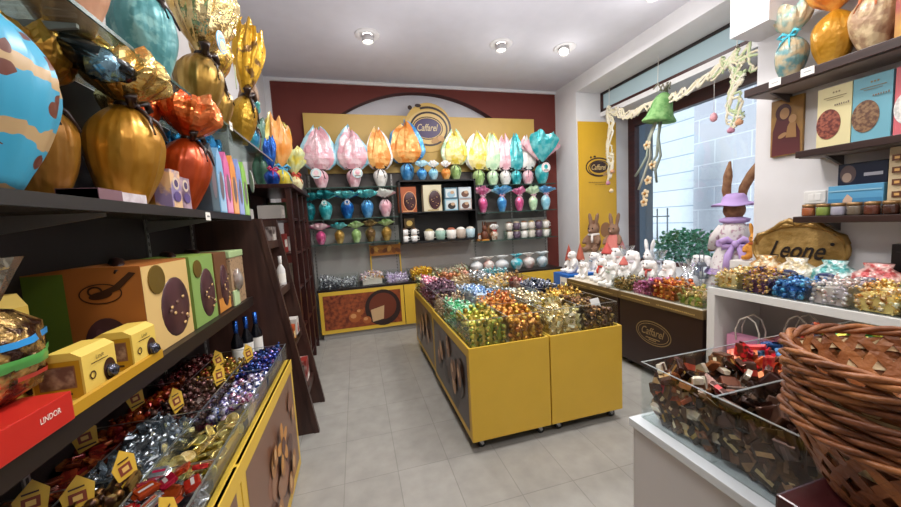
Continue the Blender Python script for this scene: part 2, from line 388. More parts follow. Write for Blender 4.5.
# ------------------------------------------------------------------ camera (eye 1.6 m up, wide lens)
f, p, yw, rl_ = 343, .0915, .2643, -.0548
F = Vector((math.sin(yw)*math.cos(p), math.cos(yw)*math.cos(p), -math.sin(p)))
Rt = Vector((math.cos(yw), -math.sin(yw), 0)); U = Rt.cross(F)
R2 = Rt*math.cos(rl_)+U*math.sin(rl_); U2 = -Rt*math.sin(rl_)+U*math.cos(rl_)
cam = bpy.data.cameras.new('camera'); cam.sensor_width = 36; cam.lens = 36*f/901; cam.clip_start = .02
co = bpy.data.objects.new('camera', cam); C.objects.link(co)
co.matrix_world = Matrix(((R2.x, U2.x, -F.x, 0), (R2.y, U2.y, -F.y, 0), (R2.z, U2.z, -F.z, 1.6), (0, 0, 0, 1)))
S.camera = co
# ================================================================== GENERIC THINGS
BROWN_RIB = plain('#2a1510', .35); DARKW = wood('#1d1312', '#2e201d', .4, 'Y'); MAHOG = wood('#2a0f0c', '#43201a', .35, 'Z')
PAPER = plain('#eeeae2', .6)
def smoothstep(a, b, x):
    t = max(0, min(1, (x-a)/(b-a))); return t*t*(3-2*t)
def wrapped_egg(label, loc, h, body, ruff, rz=0, group=None, rib=None, name='wrapped_egg', neck=.5, re=.21, rf=.30, flat=.55,
                droop=0, bow=True, tagc=None, tag_mat=None, rot=None, ruff2=None, side=1, pleats=11, foot=.5, shape='fan'):
    """a big egg in crinkled foil or film, tied at the neck with its wrapping flaring out above.  lengths are shares of h"""
    t = thing(name, label, 'Easter egg', loc, rz, group, rot)
    sd = R.uniform(0, 100); re *= h*(.72 if shape == 'bag' else .84); rf *= h*1.05; zn = neck*h
    m = M(); prof = []
    for i in range(17):
        q = i/16
        r = re*(foot+(1-foot)*math.sin(min(1, q/.6)*PI/2)) if q < .6 else re*(1-(1-.17)*((q-.6)/.4)**2.1)
        prof.append((r, q*zn))
    def fold(a, q, r, z):
        k = 1+(.055 if shape == 'bag' else .035)*math.sin(2*pleats*a+sd+3*noise.noise((q*2, sd, 0)))*(.25+q)+.07*noise.noise((math.cos(a)*2+sd, math.sin(a)*2, z/h*5))+.03*noise.noise((math.cos(a)*6+sd, math.sin(a)*6, z/h*5))
        return r*k, z
    m.lathe(prof, body, 52, fn=fold, smooth=True); m.build('foil_body', t)
    m = M(); L = 13; n = 52; top = h-zn
    mats = [ruff, ruff2 or ruff]
    vs = []; 
    for i in range(L):
        q = i/(L-1)
        for k in range(n):
            a = 2*PI*k/n
            if shape == 'fan':   prof_r = .17*re+(rf-.17*re)*math.sin(q*PI*.58)**1.1
            elif shape == 'flame': prof_r = .25*re+(rf-.25*re)*(math.sin(min(1, q/.26)*PI/2) if q < .26 else math.cos((q-.26)/.74*PI/2)**.75*.9+.1)
            elif shape == 'bag': prof_r = .17*re+(rf-.17*re)*math.sin(min(1, q*1.35)*PI*.5)*(1-.45*q**3)
            else:                prof_r = .17*re+(rf-.17*re)*q
            pl = 1+.13*q*math.sin(pleats*a+sd)+.24*q*noise.noise((math.cos(a)*2.3+sd, math.sin(a)*2.3, q*3))+.14*q*noise.noise((math.cos(a)*6+sd, math.sin(a)*6, q*6))
            r = prof_r*pl
            edge = 1+.28*q*noise.noise((math.cos(a)*1.7, sd, math.sin(a)*1.7))
            lift = {'fan': 1-.42*abs(math.cos(a))**2.2*q, 'bag': 1, 'cone': 1, 'flame': 1}[shape]
            z = zn+(top*(q*1.1-.12*math.sin(min(1, q/.2)*PI)) if shape == 'flame' else top*q)*edge*lift-droop*h*q*q*abs(math.cos(a))
            vs.append((r*math.cos(a), r*math.sin(a)*flat, z))
    for part, mt in ((0, mats[0]), (1, mats[1])):
        fs = []
        for i in range(L-1):
            for k in range(n):
                a = 2*PI*(k+.5)/n
                inner = (math.sin(a)*side < -.25 and abs(math.cos(a)) < .8) if ruff2 else False
                if inner == bool(part): fs.append((i*n+k, i*n+(k+1) % n, (i+1)*n+(k+1) % n, (i+1)*n+k))
        if fs: m.add(vs, fs, mt, False)
    # crumpled inside of the wrapping
    vs2 = [(x*.72, y*.6, zn+(z-zn)*.93) for x, y, z in vs]
    m.add(vs2, [(i*n+k, i*n+(k+1) % n, (i+1)*n+(k+1) % n, (i+1)*n+k) for i in range(L-1) for k in range(n)], mats[1] if ruff2 else mats[0], True)
    cap = [(0, 0, zn+top*.55)]+vs2[-n:]
    m.add(cap, [(0, 1+k, 1+(k+1) % n) for k in range(n)], mats[1] if ruff2 else mats[0], True)
    m.build('ruff', t)
    if rib:
        m = M(); q = re*.24
        m.lathe([(q, zn-.018*h), (q*1.25, zn), (q, zn+.018*h)], rib, 16, cap=False)
        if bow:
            for sx in (-1, 1):
                pts = [(0, -q*1.1, zn), (sx*.07*h, -q*1.7, zn+.05*h), (sx*.12*h, -q*1.6, zn+.015*h), (sx*.07*h, -q*1.5, zn-.02*h), (0, -q*1.2, zn)]
                m.tube(pts, [.008*h, .022*h, .026*h, .02*h, .008*h], rib, 6)
                m.tube([(0, -q*1.2, zn), (sx*.05*h, -re*.8, zn-.09*h), (sx*.075*h, -re*1.02, zn-.2*h)], [.008*h, .014*h, .006*h], rib, 5)
            m.ball((0, -q*1.25, zn), .024*h, rib, 8)
        m.build('ribbon', t)
    if tagc:
        m = M(); zc = zn-.10*h; y = -re*1.06
        T = Matrix.Translation((tagc*h*.3, y, zc)) @ Matrix.Rotation(PI/2, 4, 'X')
        m.lathe([(.0, -.002), (.095*h, -.002), (.095*h, .002), (0, .002)], tag_mat or PAPER, 22, T, smooth=False)
        a = Art(m, (tagc*h*.3, y-.003, zc), (1, 0, 0), (0, 0, 1))
        a.ring(0, 0, .085*h, .085*h, .012*h, ruff); a.ell(0, .01*h, .04*h, .045*h, body); a.rect(-.05*h, -.06*h, .05*h, -.045*h, plain('#5a4038'))
        m.tube([(0, -re*.2, zn), (tagc*h*.15, y*.9, zn-.02*h), (tagc*h*.3, y, zc+.09*h)], .003*h, PAPER, 4)
        m.build('gift_tag', t, 'round white gift tag')
    return t
def egg_window_box(label, loc, w, d, h, rz, front, side, eggm, name='egg_box', group=None, ribbon=True, medal=True, art=None):
    """tall carton with a chocolate egg showing on its front (local -y)"""
    t = thing(name, label, 'box', loc, rz, group)
    b = M(); b.prism([(-d/2, 0), (d/2, 0), (d/2, h*.96), (d*.1, h), (-d/2, h*.98)], -w/2, w/2, 'x', side)
    a = Art(b, (0, -d/2-.0005, h/2), (1, 0, 0), (0, 0, 1)); a.rect(-w/2+.001, -h/2+.001, w/2-.001, h/2-.012, front)
    if art: art(a, w, h)
    b.build('carton', t)
    e = M(); e.ball((w*.12, -d/2, h*.42), (w*.34, .012, h*.36), eggm, 22); 
    g = [plain('#7a5a48', .5)]
    for k in range(9): 
        x = w*.12+w*.22*math.sin(k*.8+.5); e.ball((x*.9, -d/2-.014, h*(.2+.04*k)), (.007*w/.2, .003, .007), g[0] if k % 2 else plain('#c9a36a', .5), 8)
    e.build('chocolate_egg', t)
    if medal:
        m = M(); T = Matrix.Translation((-w*.24, -d/2-.002, h*.80)) @ Matrix.Rotation(PI/2, 4, 'X')
        m.lathe([(0, 0), (.10*w/.8*1.3, 0), (.10*w/.8*1.3, .004), (0, .005)], plain('#7d6428', .4, .5), 20, T, smooth=False); m.build('medallion', t)
    if ribbon:
        m = M(); 
        m.tube([(w*.3, d*.1, h*1.0), (0, 0, h*1.012), (-w*.3, -d*.2, h*1.0), (-w*.5, -d*.3, h*.93)], [.012, .02, .02, .01], BROWN_RIB, 6)
        m.build('ribbon', t)
    return t
def small_card(name, label, loc, w, h, rz, m, group=None, tilt=0, draw=None, cat='price tag', rot=None, th=.002):
    t = M(); t.box(-w/2, -th/2, 0, w/2, th/2, h, m)
    if draw: draw(Art(t, (0, -th/2-.0002, h/2), (1, 0, 0), (0, 0, 1)), w, h)
    o = t.build(name, loc=loc, rot=rot or (tilt, 0, rz)); return tag(o, label, cat, group)
# ------------------------------------------------------------------ sweets
def twist(m1, m2=None):
    """sweet in a twisted wrapper"""
    m = M(); m.ball((0, 0, 0), (.32, .30, .30), m1, 10, jit=.05)
    for s in (-1, 1):
        n = 8; vs = [(s*.30, 0, 0)]+[(s*R.uniform(.52, .64), .2*math.cos(2*PI*k/n), (.09+.05*(k % 2))*math.sin(2*PI*k/n)*1.4) for k in range(n)]
        m.add(vs, [(0, 1+k, 1+(k+1) % n) for k in range(n)], m2 or m1)
    return m.mesh('twist')
def pillow(m1, m2=None):
    """flat square sweet in folded foil"""
    m = M(); m.box(-.42, -.38, -.15, .42, .38, .15, m1, .09)
    m.add([(-.3,-.05,.153),(.3,-.05,.153),(.3,.12,.153),(-.3,.12,.153)], [(0,1,2,3)], m2 or m1)
    for s in (-1, 1): m.add([(s*.40,-.3,.05),(s*.40,.3,.05),(s*.56,.22,-.02),(s*.56,-.2,-.06)], [(0,1,2,3)], m1)
    return m.mesh('pillow')
def bar(m1, m2=None):
    m = M(); m.box(-.5, -.27, -.12, .5, .27, .12, m1, .04)
    m.add([(-.16,-.275,.123),(.16,-.275,.123),(.16,.275,.123),(-.16,.275,.123)], [(0,1,2,3)], m2 or m1)
    m.add([(-.16,-.273,-.1),(.16,-.273,-.1),(.16,-.273,.1),(-.16,-.273,.1)], [(0,1,2,3)], m2 or m1)
    for s in (-1, 1): m.add([(s*.5,-.25,.1),(s*.5,.25,.1),(s*.56,.18,-.1),(s*.56,-.18,-.1)], [(0,1,2,3)], m1)
    return m.mesh('bar')
def foilball(m1, m2=None):
    m = M(); m.ball((0, 0, 0), .42, m1, 10, jit=.06, smooth=False)
    if m2: m.add([(.2*math.cos(k*PI/4), .2*math.sin(k*PI/4), .40) for k in range(8)]+[(0, 0, .435)], [(k, (k+1) % 8, 8) for k in range(8)], m2)
    return m.mesh('foilball')
def coin(m1, m2=None):
    m = M(); m.lathe([(0, -.07), (.46, -.07), (.5, -.04), (.5, .04), (.46, .07), (.38, .07), (.36, .05), (0, .06)], m1, 18, smooth=False); return m.mesh('coin')
def ingot(m1, m2=None):
    """boat-shaped hazelnut chocolate in foil"""
    m = M(); v = [(-.5,-.22,-.18),(.5,-.22,-.18),(.5,.22,-.18),(-.5,.22,-.18),(-.34,-.03,.2),(.34,-.03,.2),(.34,.03,.2),(-.34,.03,.2)]
    m.add(v, [(3,2,1,0),(4,5,6,7),(0,1,5,4),(1,2,6,5),(2,3,7,6),(3,0,4,7)], m1)
    if m2: m.add([(-.12,-.235,-.18),(.12,-.235,-.18),(.09,-.04,.205),(-.09,-.04,.205),(-.12,.235,-.18),(.12,.235,-.18),(.09,.04,.205),(-.09,.04,.205)], [(0,1,2,3),(3,2,6,7),(7,6,5,4)], m2)
    return m.mesh('ingot')
def rnd_rot(flat=False):
    if flat: return (R.gauss(0, .35), R.gauss(0, .35), R.uniform(0, 2*PI))
    return (R.uniform(0, 2*PI), R.uniform(0, 2*PI), R.uniform(0, 2*PI))
def heap(name, label, group, meshes, x0, x1, y0, y1, z0, size, top, flat=False, gap=.92, fill=None, faces='', cat='sweet', under=True, ragged=.25, fz=None, jit=.22, pane=False):
    """a bin cell of sweets: each sweet of the top layer (and of the layer against a clear pane, faces) is an object;
    what lies under them is one loose mass.  top(x, y) -> height of the surface"""
    if not callable(top): tz = top; top = lambda x, y: tz
    g = size*gap; h = size*.5
    nx = max(1, int((x1-x0-size*.8)/g)+1); ny = max(1, int((y1-y0-size*.8)/g)+1); pts = []
    for i in range(nx):
        for j in range(ny):
            x = x0+size*.45+(x1-x0-size*.9)*(i+.5*(j % 2)*(.7 if nx > 1 else 0))/max(1, nx-.6); y = y0+size*.45+(y1-y0-size*.9)*j/max(1, ny-1)
            x = min(x1-size*.45, max(x0+size*.45, x+R.uniform(-1, 1)*jit*size)); y = min(y1-size*.45, max(y0+size*.45, y+R.uniform(-1, 1)*jit*size))
            pts.append((x, y, top(x, y)-h*.6+R.uniform(-ragged, ragged)*size))
    side = []
    for fc in faces:
        if fc in 'yY':
            yy = y0+size*.48 if fc == 'y' else y1-size*.48
            for i in range(max(1, int((x1-x0)/(g))) ):
                x = x0+size*.5+(x1-x0-size)*i/max(1, int((x1-x0)/g)-1); z = z0+h
                while z < top(x, yy)-size*.7:
                    side.append((x+R.uniform(-.15, .15)*size, yy, z)); z += g*.72
        else:
            xx = x0+size*.48 if fc == 'x' else x1-size*.48
            for j in range(max(1, int((y1-y0)/g))):
                y = y0+size*.5+(y1-y0-size)*j/max(1, int((y1-y0)/g)-1); z = z0+h
                while z < top(xx, y)-size*.7:
                    side.append((xx, y+R.uniform(-.15, .15)*size, z)); z += g*.72
    for k, q in enumerate(pts+side):
        o = bpy.data.objects.new(name, meshes[R.randrange(len(meshes))]); C.objects.link(o)
        o.location = q; o.rotation_euler = (Matrix.Rotation(R.uniform(0, 6.28), 4, 'X') @ Matrix.Rotation(-PI/2+R.gauss(0, .3), 4, 'Y')).to_euler() if pane and k >= len(pts) else rnd_rot(flat and k < len(pts)); o.scale = (size*R.uniform(.92, 1.06),)*3
        tag(o, label, cat, group)
    if under:
        m = M(); s2 = size*.9
        fm = fill or meshes[0].materials[0]
        n1 = max(2, min(9, nx)); n2 = max(2, min(9, ny)); e = size*.55
        if x1-x0 > 2.2*e and y1-y0 > 2.2*e:
            vs = []; 
            for i in range(n1):
                for j in range(n2):
                    x = x0+e+(x1-x0-2*e)*i/(n1-1); y = y0+e+(y1-y0-2*e)*j/(n2-1); vs.append((x, y, max(z0+.004, top(x, y)-size*.75+R.uniform(-.15, .15)*size)))
            b0 = len(vs); vs += [(x, y, z0+.002) for x, y, z in vs]
            fs = [(i*n2+j, (i+1)*n2+j, (i+1)*n2+j+1, i*n2+j+1) for i in range(n1-1) for j in range(n2-1)]
            for i in range(n1-1):
                for j in (0, n2-1): fs.append((i*n2+j, (i+1)*n2+j, b0+(i+1)*n2+j, b0+i*n2+j))
            for j in range(n2-1):
                for i in (0, n1-1): fs.append((i*n2+j, i*n2+j+1, b0+i*n2+j+1, b0+i*n2+j))
            m.add(vs, fs, fm)
            for x, y, z in pts[::2]:
                T = Matrix.Translation((x+.3*size*R.uniform(-1, 1), y+.3*size*R.uniform(-1, 1), z-size*.62)) @ Matrix.Rotation(R.uniform(0, 6), 4, (R.random(), R.random(), .3)) @ Matrix.Scale(s2, 4)
                me = meshes[R.randrange(len(meshes))]
                m.add([v.co[:] for v in me.vertices], [tuple(q.vertices) for q in me.polygons], me.materials[0], False, T)
            o = m.build('loose_sweets'); tag(o, 'loose mass of '+label.split(' in ')[0].split(' by ')[0].split(' lying ')[0]+' underneath', 'sweets', None, 'stuff')
def acrylic_bin(name, label, x0, x1, y0, y1, z0, z1, nx, ny, th=.006, group=None, floor_=True):
    """clear acrylic tray; panes and dividers are its parts"""
    t = thing(name, label, 'bin', ((x0+x1)/2, (y0+y1)/2, z0), 0, group); a, b = (x1-x0)/2, (y1-y0)/2; h = z1-z0; g = clear()
    rim = clear('acrylic edge', '#e8f2f2', .42, .7, .35)
    def pane(nm, *q):
        m = M().box(*q, g); r = .0022
        # the polished top edge of the sheet catches the light
        X0, Y0, Z0, X1, Y1, Z1 = q; m.box(X0, Y0, Z1, X1, Y1, Z1+.002, rim); m.build(nm, t)
    pane('pane', -a, -b, 0, a, -b+th, h); pane('pane', -a, b-th, 0, a, b, h); pane('pane', -a, -b+th, 0, -a+th, b-th, h); pane('pane', a-th, -b+th, 0, a, b-th, h)
    for i in range(1, nx):
        x = -a+2*a*i/nx; pane('divider', x-th/2, -b+th, 0, x+th/2, b-th, h*.97)
    for j in range(1, ny):
        y = -b+2*b*j/ny; pane('divider', -a+th, y-th/2, 0, a-th, y+th/2, h*.97)
    if floor_: M().box(-a, -b, -.001, a, b, .001, g).build('base', t)
    return t
# ================================================================== LEFT WALL
PANEL = plain('#241a19', .55); GLASS = clear('glass shelf', '#e6f2ee', .08, .7, .03); EDGE = plain('#39534c', .2); ALU = plain('#9b9996', .4, .6)
YEL = plain('#dcb43c', .42); YELD = plain('#b98a1c', .45); YPALE = plain('#e3c25a', .5); CREAM = plain('#e2d2a0', .5); BRN = plain('#3a1d12', .4); RIBB = plain('#2a130d', .3)
CHOC = mottle('#3a2024', '#4f2f33', 8, .3); GOLD = '#c08a26'
sh = thing('display_shelving', 'dark wall shelving along the left wall with dark, glass and low shelves', 'shelving', (-1.1, 0, 0))
M().box(.0, -.6, .75, .02, 3.7, 2.27, PANEL).build('back_panel', sh)
for y in (.55, 1.36, 2.2, 2.72):
    m = M().box(.02, y-.012, .76, .027, y+.012, 2.26, ALU)
    for k in range(36): m.box(.027, y-.005, .80+.04*k, .0275, y+.005, .82+.04*k, plain('#1a1414', .6))
    m.build('slotted_rail', sh)
s1 = M().box(.02, -.6, 1.70, .38, 2.76, 1.722, plain('#4a4442', .25), .003).build('shelf', sh, 'dark shelf with a grey front edge')
M().box(.372, -.6, 1.688, .385, 2.76, 1.724, plain('#2e2b2b', .3)).build('front_edge', s1)
s2 = M().box(.02, -.6, 2.272, .38, 3.7, 2.282, GLASS).build('shelf', sh, 'clear glass shelf')
M().box(.377, -.6, 2.270, .382, 3.7, 2.284, EDGE).build('front_edge', s2)
s3 = M().box(.02, -.6, 1.135, .38, 2.60, 1.165, plain('#241a17', .4), .003).build('shelf', sh, 'low dark brown shelf')
M().box(.372, -.6, 1.11, .384, 2.60, 1.167, plain('#1f1512', .4)).build('front_edge', s3)
for y in (.55, 1.36, 2.2):
    for z in (1.69, 2.262, 1.125):
        M().prism([(.03, 0), (.33, 0), (.33, -.012), (.03, -.06)], y-.006, y+.006, 'y', ALU).build('bracket', sh, loc=(0, 0, z))
# --- upper dark shelf: eggs
blue_wrap = mottle('#2f9fc4', '#58b8d6', 5, .35, .1, .35, 12, stretch=(1.6, 1.6, .4))
def bear_film():
    """blue film printed with ragged beige bands and scattered little brown spots"""
    m, nt, b = newmat('printed blue film'); b.inputs['Roughness'].default_value = .35; L = nt.links.new
    tc = N(nt, 'ShaderNodeTexCoord'); sp = N(nt, 'ShaderNodeSeparateXYZ'); nz = N(nt, 'ShaderNodeTexNoise', Scale=11.0, Detail=3.0); L(tc.outputs['Object'], sp.inputs[0]); L(tc.outputs['Object'], nz.inputs['Vector'])
    def mth(op, a, bb):
        q = N(nt, 'ShaderNodeMath', operation=op)
        for k, x in enumerate((a, bb)):
            if isinstance(x, (int, float)): q.inputs[k].default_value = x
            else: L(x, q.inputs[k])
        return q.outputs[0]
    z = mth('ADD', sp.outputs['Z'], mth('MULTIPLY', nz.outputs['Fac'], .09)); w = mth('SINE', mth('MULTIPLY', z, 46.0), 0.0); band = mth('GREATER_THAN', w, .62)
    vo = N(nt, 'ShaderNodeTexVoronoi', Scale=19.0); L(tc.outputs['Object'], vo.inputs['Vector']); vc = N(nt, 'ShaderNodeSeparateColor'); L(vo.outputs['Color'], vc.inputs[0])
    spot_ = mth('MULTIPLY', mth('LESS_THAN', vo.outputs['Distance'], .36), mth('GREATER_THAN', vc.outputs[0], .62))
    m1 = N(nt, 'ShaderNodeMix', data_type='RGBA'); m1.inputs[6].default_value = srgb('#3fa3c6'); m1.inputs[7].default_value = srgb('#bf9f72'); L(band, m1.inputs[0])
    m2 = N(nt, 'ShaderNodeMix', data_type='RGBA'); m2.inputs[7].default_value = srgb('#6b3626'); L(m1.outputs[2], m2.inputs[6]); L(spot_, m2.inputs[0]); L(m2.outputs[2], b.inputs['Base Color'])
    return m
eg = wrapped_egg('big sky blue egg with beige bands at the near end of the dark shelf', (-.79, 1.0, 1.724), .72, bear_film(), mottle('#3aa6c8', '#c8ad84', 5, .35, .1, .5, 16), PI/2, rib=plain('#57402f', .4), bow=False, neck=.60, re=.25, rf=.26, flat=.7, shape='bag', rot=(0, .10, PI/2))
wrapped_egg('dull gold egg half hidden between the blue egg and the bright gold egg', (-.94, 1.38, 1.724), .53, film('#85581a', '#a07028'), foil('#93661d', '#b48433'), PI/2, rib=BROWN_RIB, neck=.64, re=.27, rf=.28, flat=.8, shape='bag')
wrapped_egg('bright gold foil egg with dark brown ribbon on the dark shelf', (-.82, 1.57, 1.724), .56, film('#a8731c', '#c08c34'), foil('#c29a4e', '#dbbc78', .85, .2), PI/2, rib=BROWN_RIB, neck=.67, re=.275, rf=.30, flat=.8, shape='bag', rot=(.08, .05, PI/2))
b = M(); b.ball((0, 0, 0), (.11, .07, .05), plain('#0f1416', .15), 14, jit=.1); b.ball((.03, -.03, -.02), (.05, .05, .05), foil('#4d6d80', '#7fa0b0', .8, .15), 10, jit=.2)
tag(b.build('black_ribbon_bow', loc=(-.80, 1.47, 2.205), rot=(0, .3, .4)), 'loose black and steel blue bow lying over the gold wrapping', 'bow')
fl = thing('flat_box', 'flat pale box with pink and grey print lying before the gold eggs', 'box', (-.79, 1.42, 1.724))
M().box(-.05, -.13, 0, .05, .12, .035, mottle('#b9a8ac', '#d8cfd2', 20, .4, 0, 0, 30)).build('box_body', fl); M().box(-.052, -.13, .004, .052, -.02, .037, plain('#7a5a62', .4)).build('sleeve', fl)
wrapped_egg('orange foil egg leaning under a crumpled orange ruff', (-.80, 1.93, 1.724), .54, film('#a23a10', '#bd4a16', .4), foil('#d8531d', '#e87a3a', .6, .2), PI/2, rib=BROWN_RIB, neck=.65, re=.27, rf=.31, flat=.8, shape='bag', rot=(.16, .10, PI/2), ruff2=foil('#d6622c', '#e8894e', .6, .2))
wrapped_egg('pale gold and red wrapped egg squeezed behind the orange egg', (-.90, 1.84, 1.724), .54, foil('#a8431b', '#b8892f'), foil('#c9b074', '#e2d2a0', .85, .2), PI/2, rib=BROWN_RIB, neck=.52, re=.2, rf=.22, flat=.8, shape='bag', ruff2=foil('#c8501c', '#d96a2c', .6))
owl = mottle('#8f7fa6', '#e0b98c', 16, .4, 0, 0, 30, .45, .55)
for k, (y, lb) in enumerate(((1.715, 'small printed carton with swirls beside the gold egg'), (1.80, 'small mauve printed carton squeezed next to the orange egg'))):
    t = thing('small_carton', lb, 'box', (-.745, y, 1.724), PI/2, 'small printed cartons')
    b = M().box(-.042, -.03, 0, .042, .03, .155-.02*k, owl if k == 0 else mottle('#6f5568', '#b79aa4', 18, .4, 0, 0, 30)); b.build('carton_body', t)
    a_ = M(); a = Art(a_, (0, -.0305, .08), (1, 0, 0), (0, 0, 1)); a.ell(0, .02, .026, .026, plain('#d9c7b0')); a.ell(0, .02, .016, .016, plain('#4d3a66')); a.ell(0, -.035, .03, .022, plain('#5d4a80')); a_.build('print', t)
cols = [('#4a5a63', '#56666f', 'slate grey'), ('#7fb2d8', '#a9cce6', 'sky blue'), ('#d96aa0', '#eba0c4', 'rose pink'), ('#e39248', '#f0b37a', 'orange'), ('#8a9cd6', '#a9b8e8', 'periwinkle'), ('#8fc45a', '#a9d47c', 'lime green')]
for k, (c1, c2, nm) in enumerate(cols):
    t = thing('egg_carton', f'{nm} arched carton with an oval egg window on the dark shelf', 'box', (-.80, 2.12+.11*k, 1.724), PI/2, 'row of coloured egg cartons')
    b = M(); b.prism([(-.05, 0), (.05, 0), (.054, .2), (.04, .30), (0, .36), (-.04, .30), (-.054, .2)], -.09, .075, 'y', plain(c1, .4)); b.build('carton_body', t)
    q = M(); a = Art(q, (0, -.0905, .16), (1, 0, 0), (0, 0, 1)); a.rect(-.042, -.155, .042, .05, plain(c2, .4)); a.ell(0, -.01, .032, .09, plain(c1, .4)); a.ell(0, -.01, .027, .08, plain('#7a6a70', .3)); q.build('egg_window', t)
for k, (y, lb) in enumerate(((2.56, 'deep blue foil egg behind the slate grey carton'), (2.70, 'teal blue foil egg at the far end of the dark shelf'))):
    wrapped_egg(lb, (-.97, y, 1.724), .53, foil('#12417c', '#1a5d9c') if not k else foil('#156a8c', '#2b93b4'), foil('#1769a8', '#3a94cf', .7, .2), PI/2, rib=BROWN_RIB, neck=.5, re=.2, rf=.3, flat=.7)
small_card('price_label', 'white price label on the edge of the dark shelf', (-.712, 2.0, 1.675), .055, .04, PI/2, PAPER, 'white shelf price labels', draw=lambda a, w, h: a.rect(-.015, -.004, .015, .004, plain('#777')))
def oval_tag(label, loc, w, h, c1, c2, rz, tilt=0):
    m = M(); T = Matrix.Rotation(PI/2, 4, 'X') @ Matrix.Diagonal((w/2, h/2, 1, 1))
    m.lathe([(0, -.0012), (1, -.0012), (1, .0012), (0, .0012)], plain(c1, .4), 26, T, smooth=False)
    a = Art(m, (0, -.0016, 0), (1, 0, 0), (0, 0, 1)); a.ring(0, 0, w*.46, h*.44, w*.05, plain(c2)); a.ell(0, -h*.12, w*.28, h*.2, plain(c2)); a.rect(-w*.2, h*.15, w*.2, h*.22, plain('#8a7a60'))
    return tag(m.build('gift_tag', loc=loc, rot=(0, tilt, rz)), label, 'gift tag')
oval_tag('white oval gift tag hanging at the far end of the dark shelf', (-.70, 2.80, 1.97), .10, .17, '#f0eeea', '#d9d4cc', PI/2+.5, .35)
# --- glass shelf
wrapped_egg('peach coloured egg standing on the glass shelf above the gold eggs', (-.86, 1.47, 2.284), .62, mottle('#b98263', '#cf9d7e', 5, .35, .15, .4, 15), mottle('#c08a6a', '#dcb294', 5, .35, .15, .4, 15), PI/2, rib=BROWN_RIB, neck=.55, re=.26, rf=.25, flat=.8, shape='bag')
wrapped_egg('teal film wrapped egg with small gold dots on the glass shelf', (-.82, 1.86, 2.284), .66, mottle('#4f8f92', '#7ab0ae', 18, .35, .2, .4, 15, .5, .6), mottle('#5b9c9d', '#8abdb8', 14, .35, .2, .4, 15), PI/2, rib=BROWN_RIB, neck=.58, re=.24, rf=.24, flat=.8, shape='bag')
wrapped_egg('large pale gold egg with a huge crumpled gold ruff on the glass shelf', (-.80, 2.28, 2.284), .80, film('#94712f', '#c2a05c', .75), foil('#c9a662', '#e6d09a', .9, .18), PI/2, rib=BROWN_RIB, neck=.42, re=.2, rf=.27, flat=.8, shape='bag', rot=(.1, .12, PI/2))
wrapped_egg('gold foil egg next to the huge gold ruff, nearer the back wall', (-.82, 2.62, 2.284), .60, film('#8a682a', '#b08c46', .75), foil('#a9822f', '#d3b06a', .9, .2), PI/2, rib=BROWN_RIB, neck=.5, re=.22, rf=.24, flat=.8, shape='bag', rot=(.0, .1, PI/2))
wrapped_egg('tall yellow gold egg with brown lettered wrapping reaching up to the ceiling', (-.80, 3.02, 2.284), .88, foil('#a87f22', '#cda23a', .6, .3), mottle('#d0a02a', '#6b4a1c', 11, .3, .5, .5, 18, .56, .62), PI/2, rib=BROWN_RIB, neck=.42, re=.15, rf=.14, flat=.9, shape='bag', rot=(.16, .05, PI/2))
wrapped_egg('blue and green wrapped egg near the far end of the glass shelf', (-.80, 3.32, 2.284), .42, foil('#2f7fa8', '#3f9a8a', .4), foil('#3f8a7c', '#5aa0c8', .4), PI/2, rib=BROWN_RIB, neck=.5, re=.2, rf=.25, flat=.8)
wrapped_egg('brown paper wrapped egg standing last on the glass shelf', (-.84, 3.55, 2.284), .62, mottle('#6b5040', '#8a6a52', 6, .6, 0, .4, 15), mottle('#7a5c4a', '#94765c', 6, .6, 0, .4, 15), PI/2, rib=BROWN_RIB, neck=.5, re=.15, rf=.15, flat=.9, shape='bag')
oval_tag('sky blue oval tag with a beige picture on the pale gold egg', (-.615, 2.17, 2.62), .16, .11, '#3b9fd0', '#e0c08a', PI/2, -.45)
oval_tag('pale green leaf shaped tag hanging from the gold egg', (-.64, 2.46, 2.56), .06, .20, '#b9c79a', '#d6dfc0', PI/2+.2, .5)
small_card('price_label', 'white price label stuck to the glass shelf edge', (-.712, 2.52, 2.255), .05, .05, PI/2, PAPER, 'white shelf price labels', draw=lambda a, w, h: a.rect(-.012, -.004, .012, .004, plain('#777')))
# --- low shelf: boxes of eggs
gm = plain('#5d7526', .45); om = plain('#a5622a', .45); yel_side = plain('#d9b060', .45)
def spoon_art(a, w, h):
    pass
t = egg_window_box('biggest egg carton on the low shelf, cream front, green and orange side', (-.915, 1.63, 1.167), .34, .33, .345, PI/2, plain('#d8b574', .45), om, CHOC)
m = M(); a = Art(m, (-.1705, 0, .17), (0, -1, 0), (0, 0, 1)); a.rect(-.164, -.17, .164, .158, om); a.rect(.0, -.17, .0, .158, om)
a.rect(-.164, -.17, -.052, .158, gm)
a.ring(.045, .08, .062, .036, .004, BRN); a.ring(.03, .09, .022, .018, .006, BRN); a.ell(.045, .075, .034, .013, BRN, .15); a.poly([(.06, .075), (.10, .09), (.155, .145), (.135, .15), (.085, .105), (.05, .09)], BRN)
a.ell(.05, -.10, .066, .095, CHOC); a.ell(.035, -.07, .014, .03, plain('#5d3c40', .3), .3)
m.build('printed_side', t, 'green and orange printed side')
t = egg_window_box('green egg carton standing second in the row on the low shelf', (-.90, 1.96, 1.167), .26, .30, .345, PI/2, plain('#84a356', .45), plain('#86a24a', .45), CHOC)
t = egg_window_box('brown egg carton with an orange foot, third on the low shelf', (-.90, 2.20, 1.167), .18, .30, .34, PI/2, plain('#6b4428', .45), plain('#7a5030', .45), CHOC, medal=False)
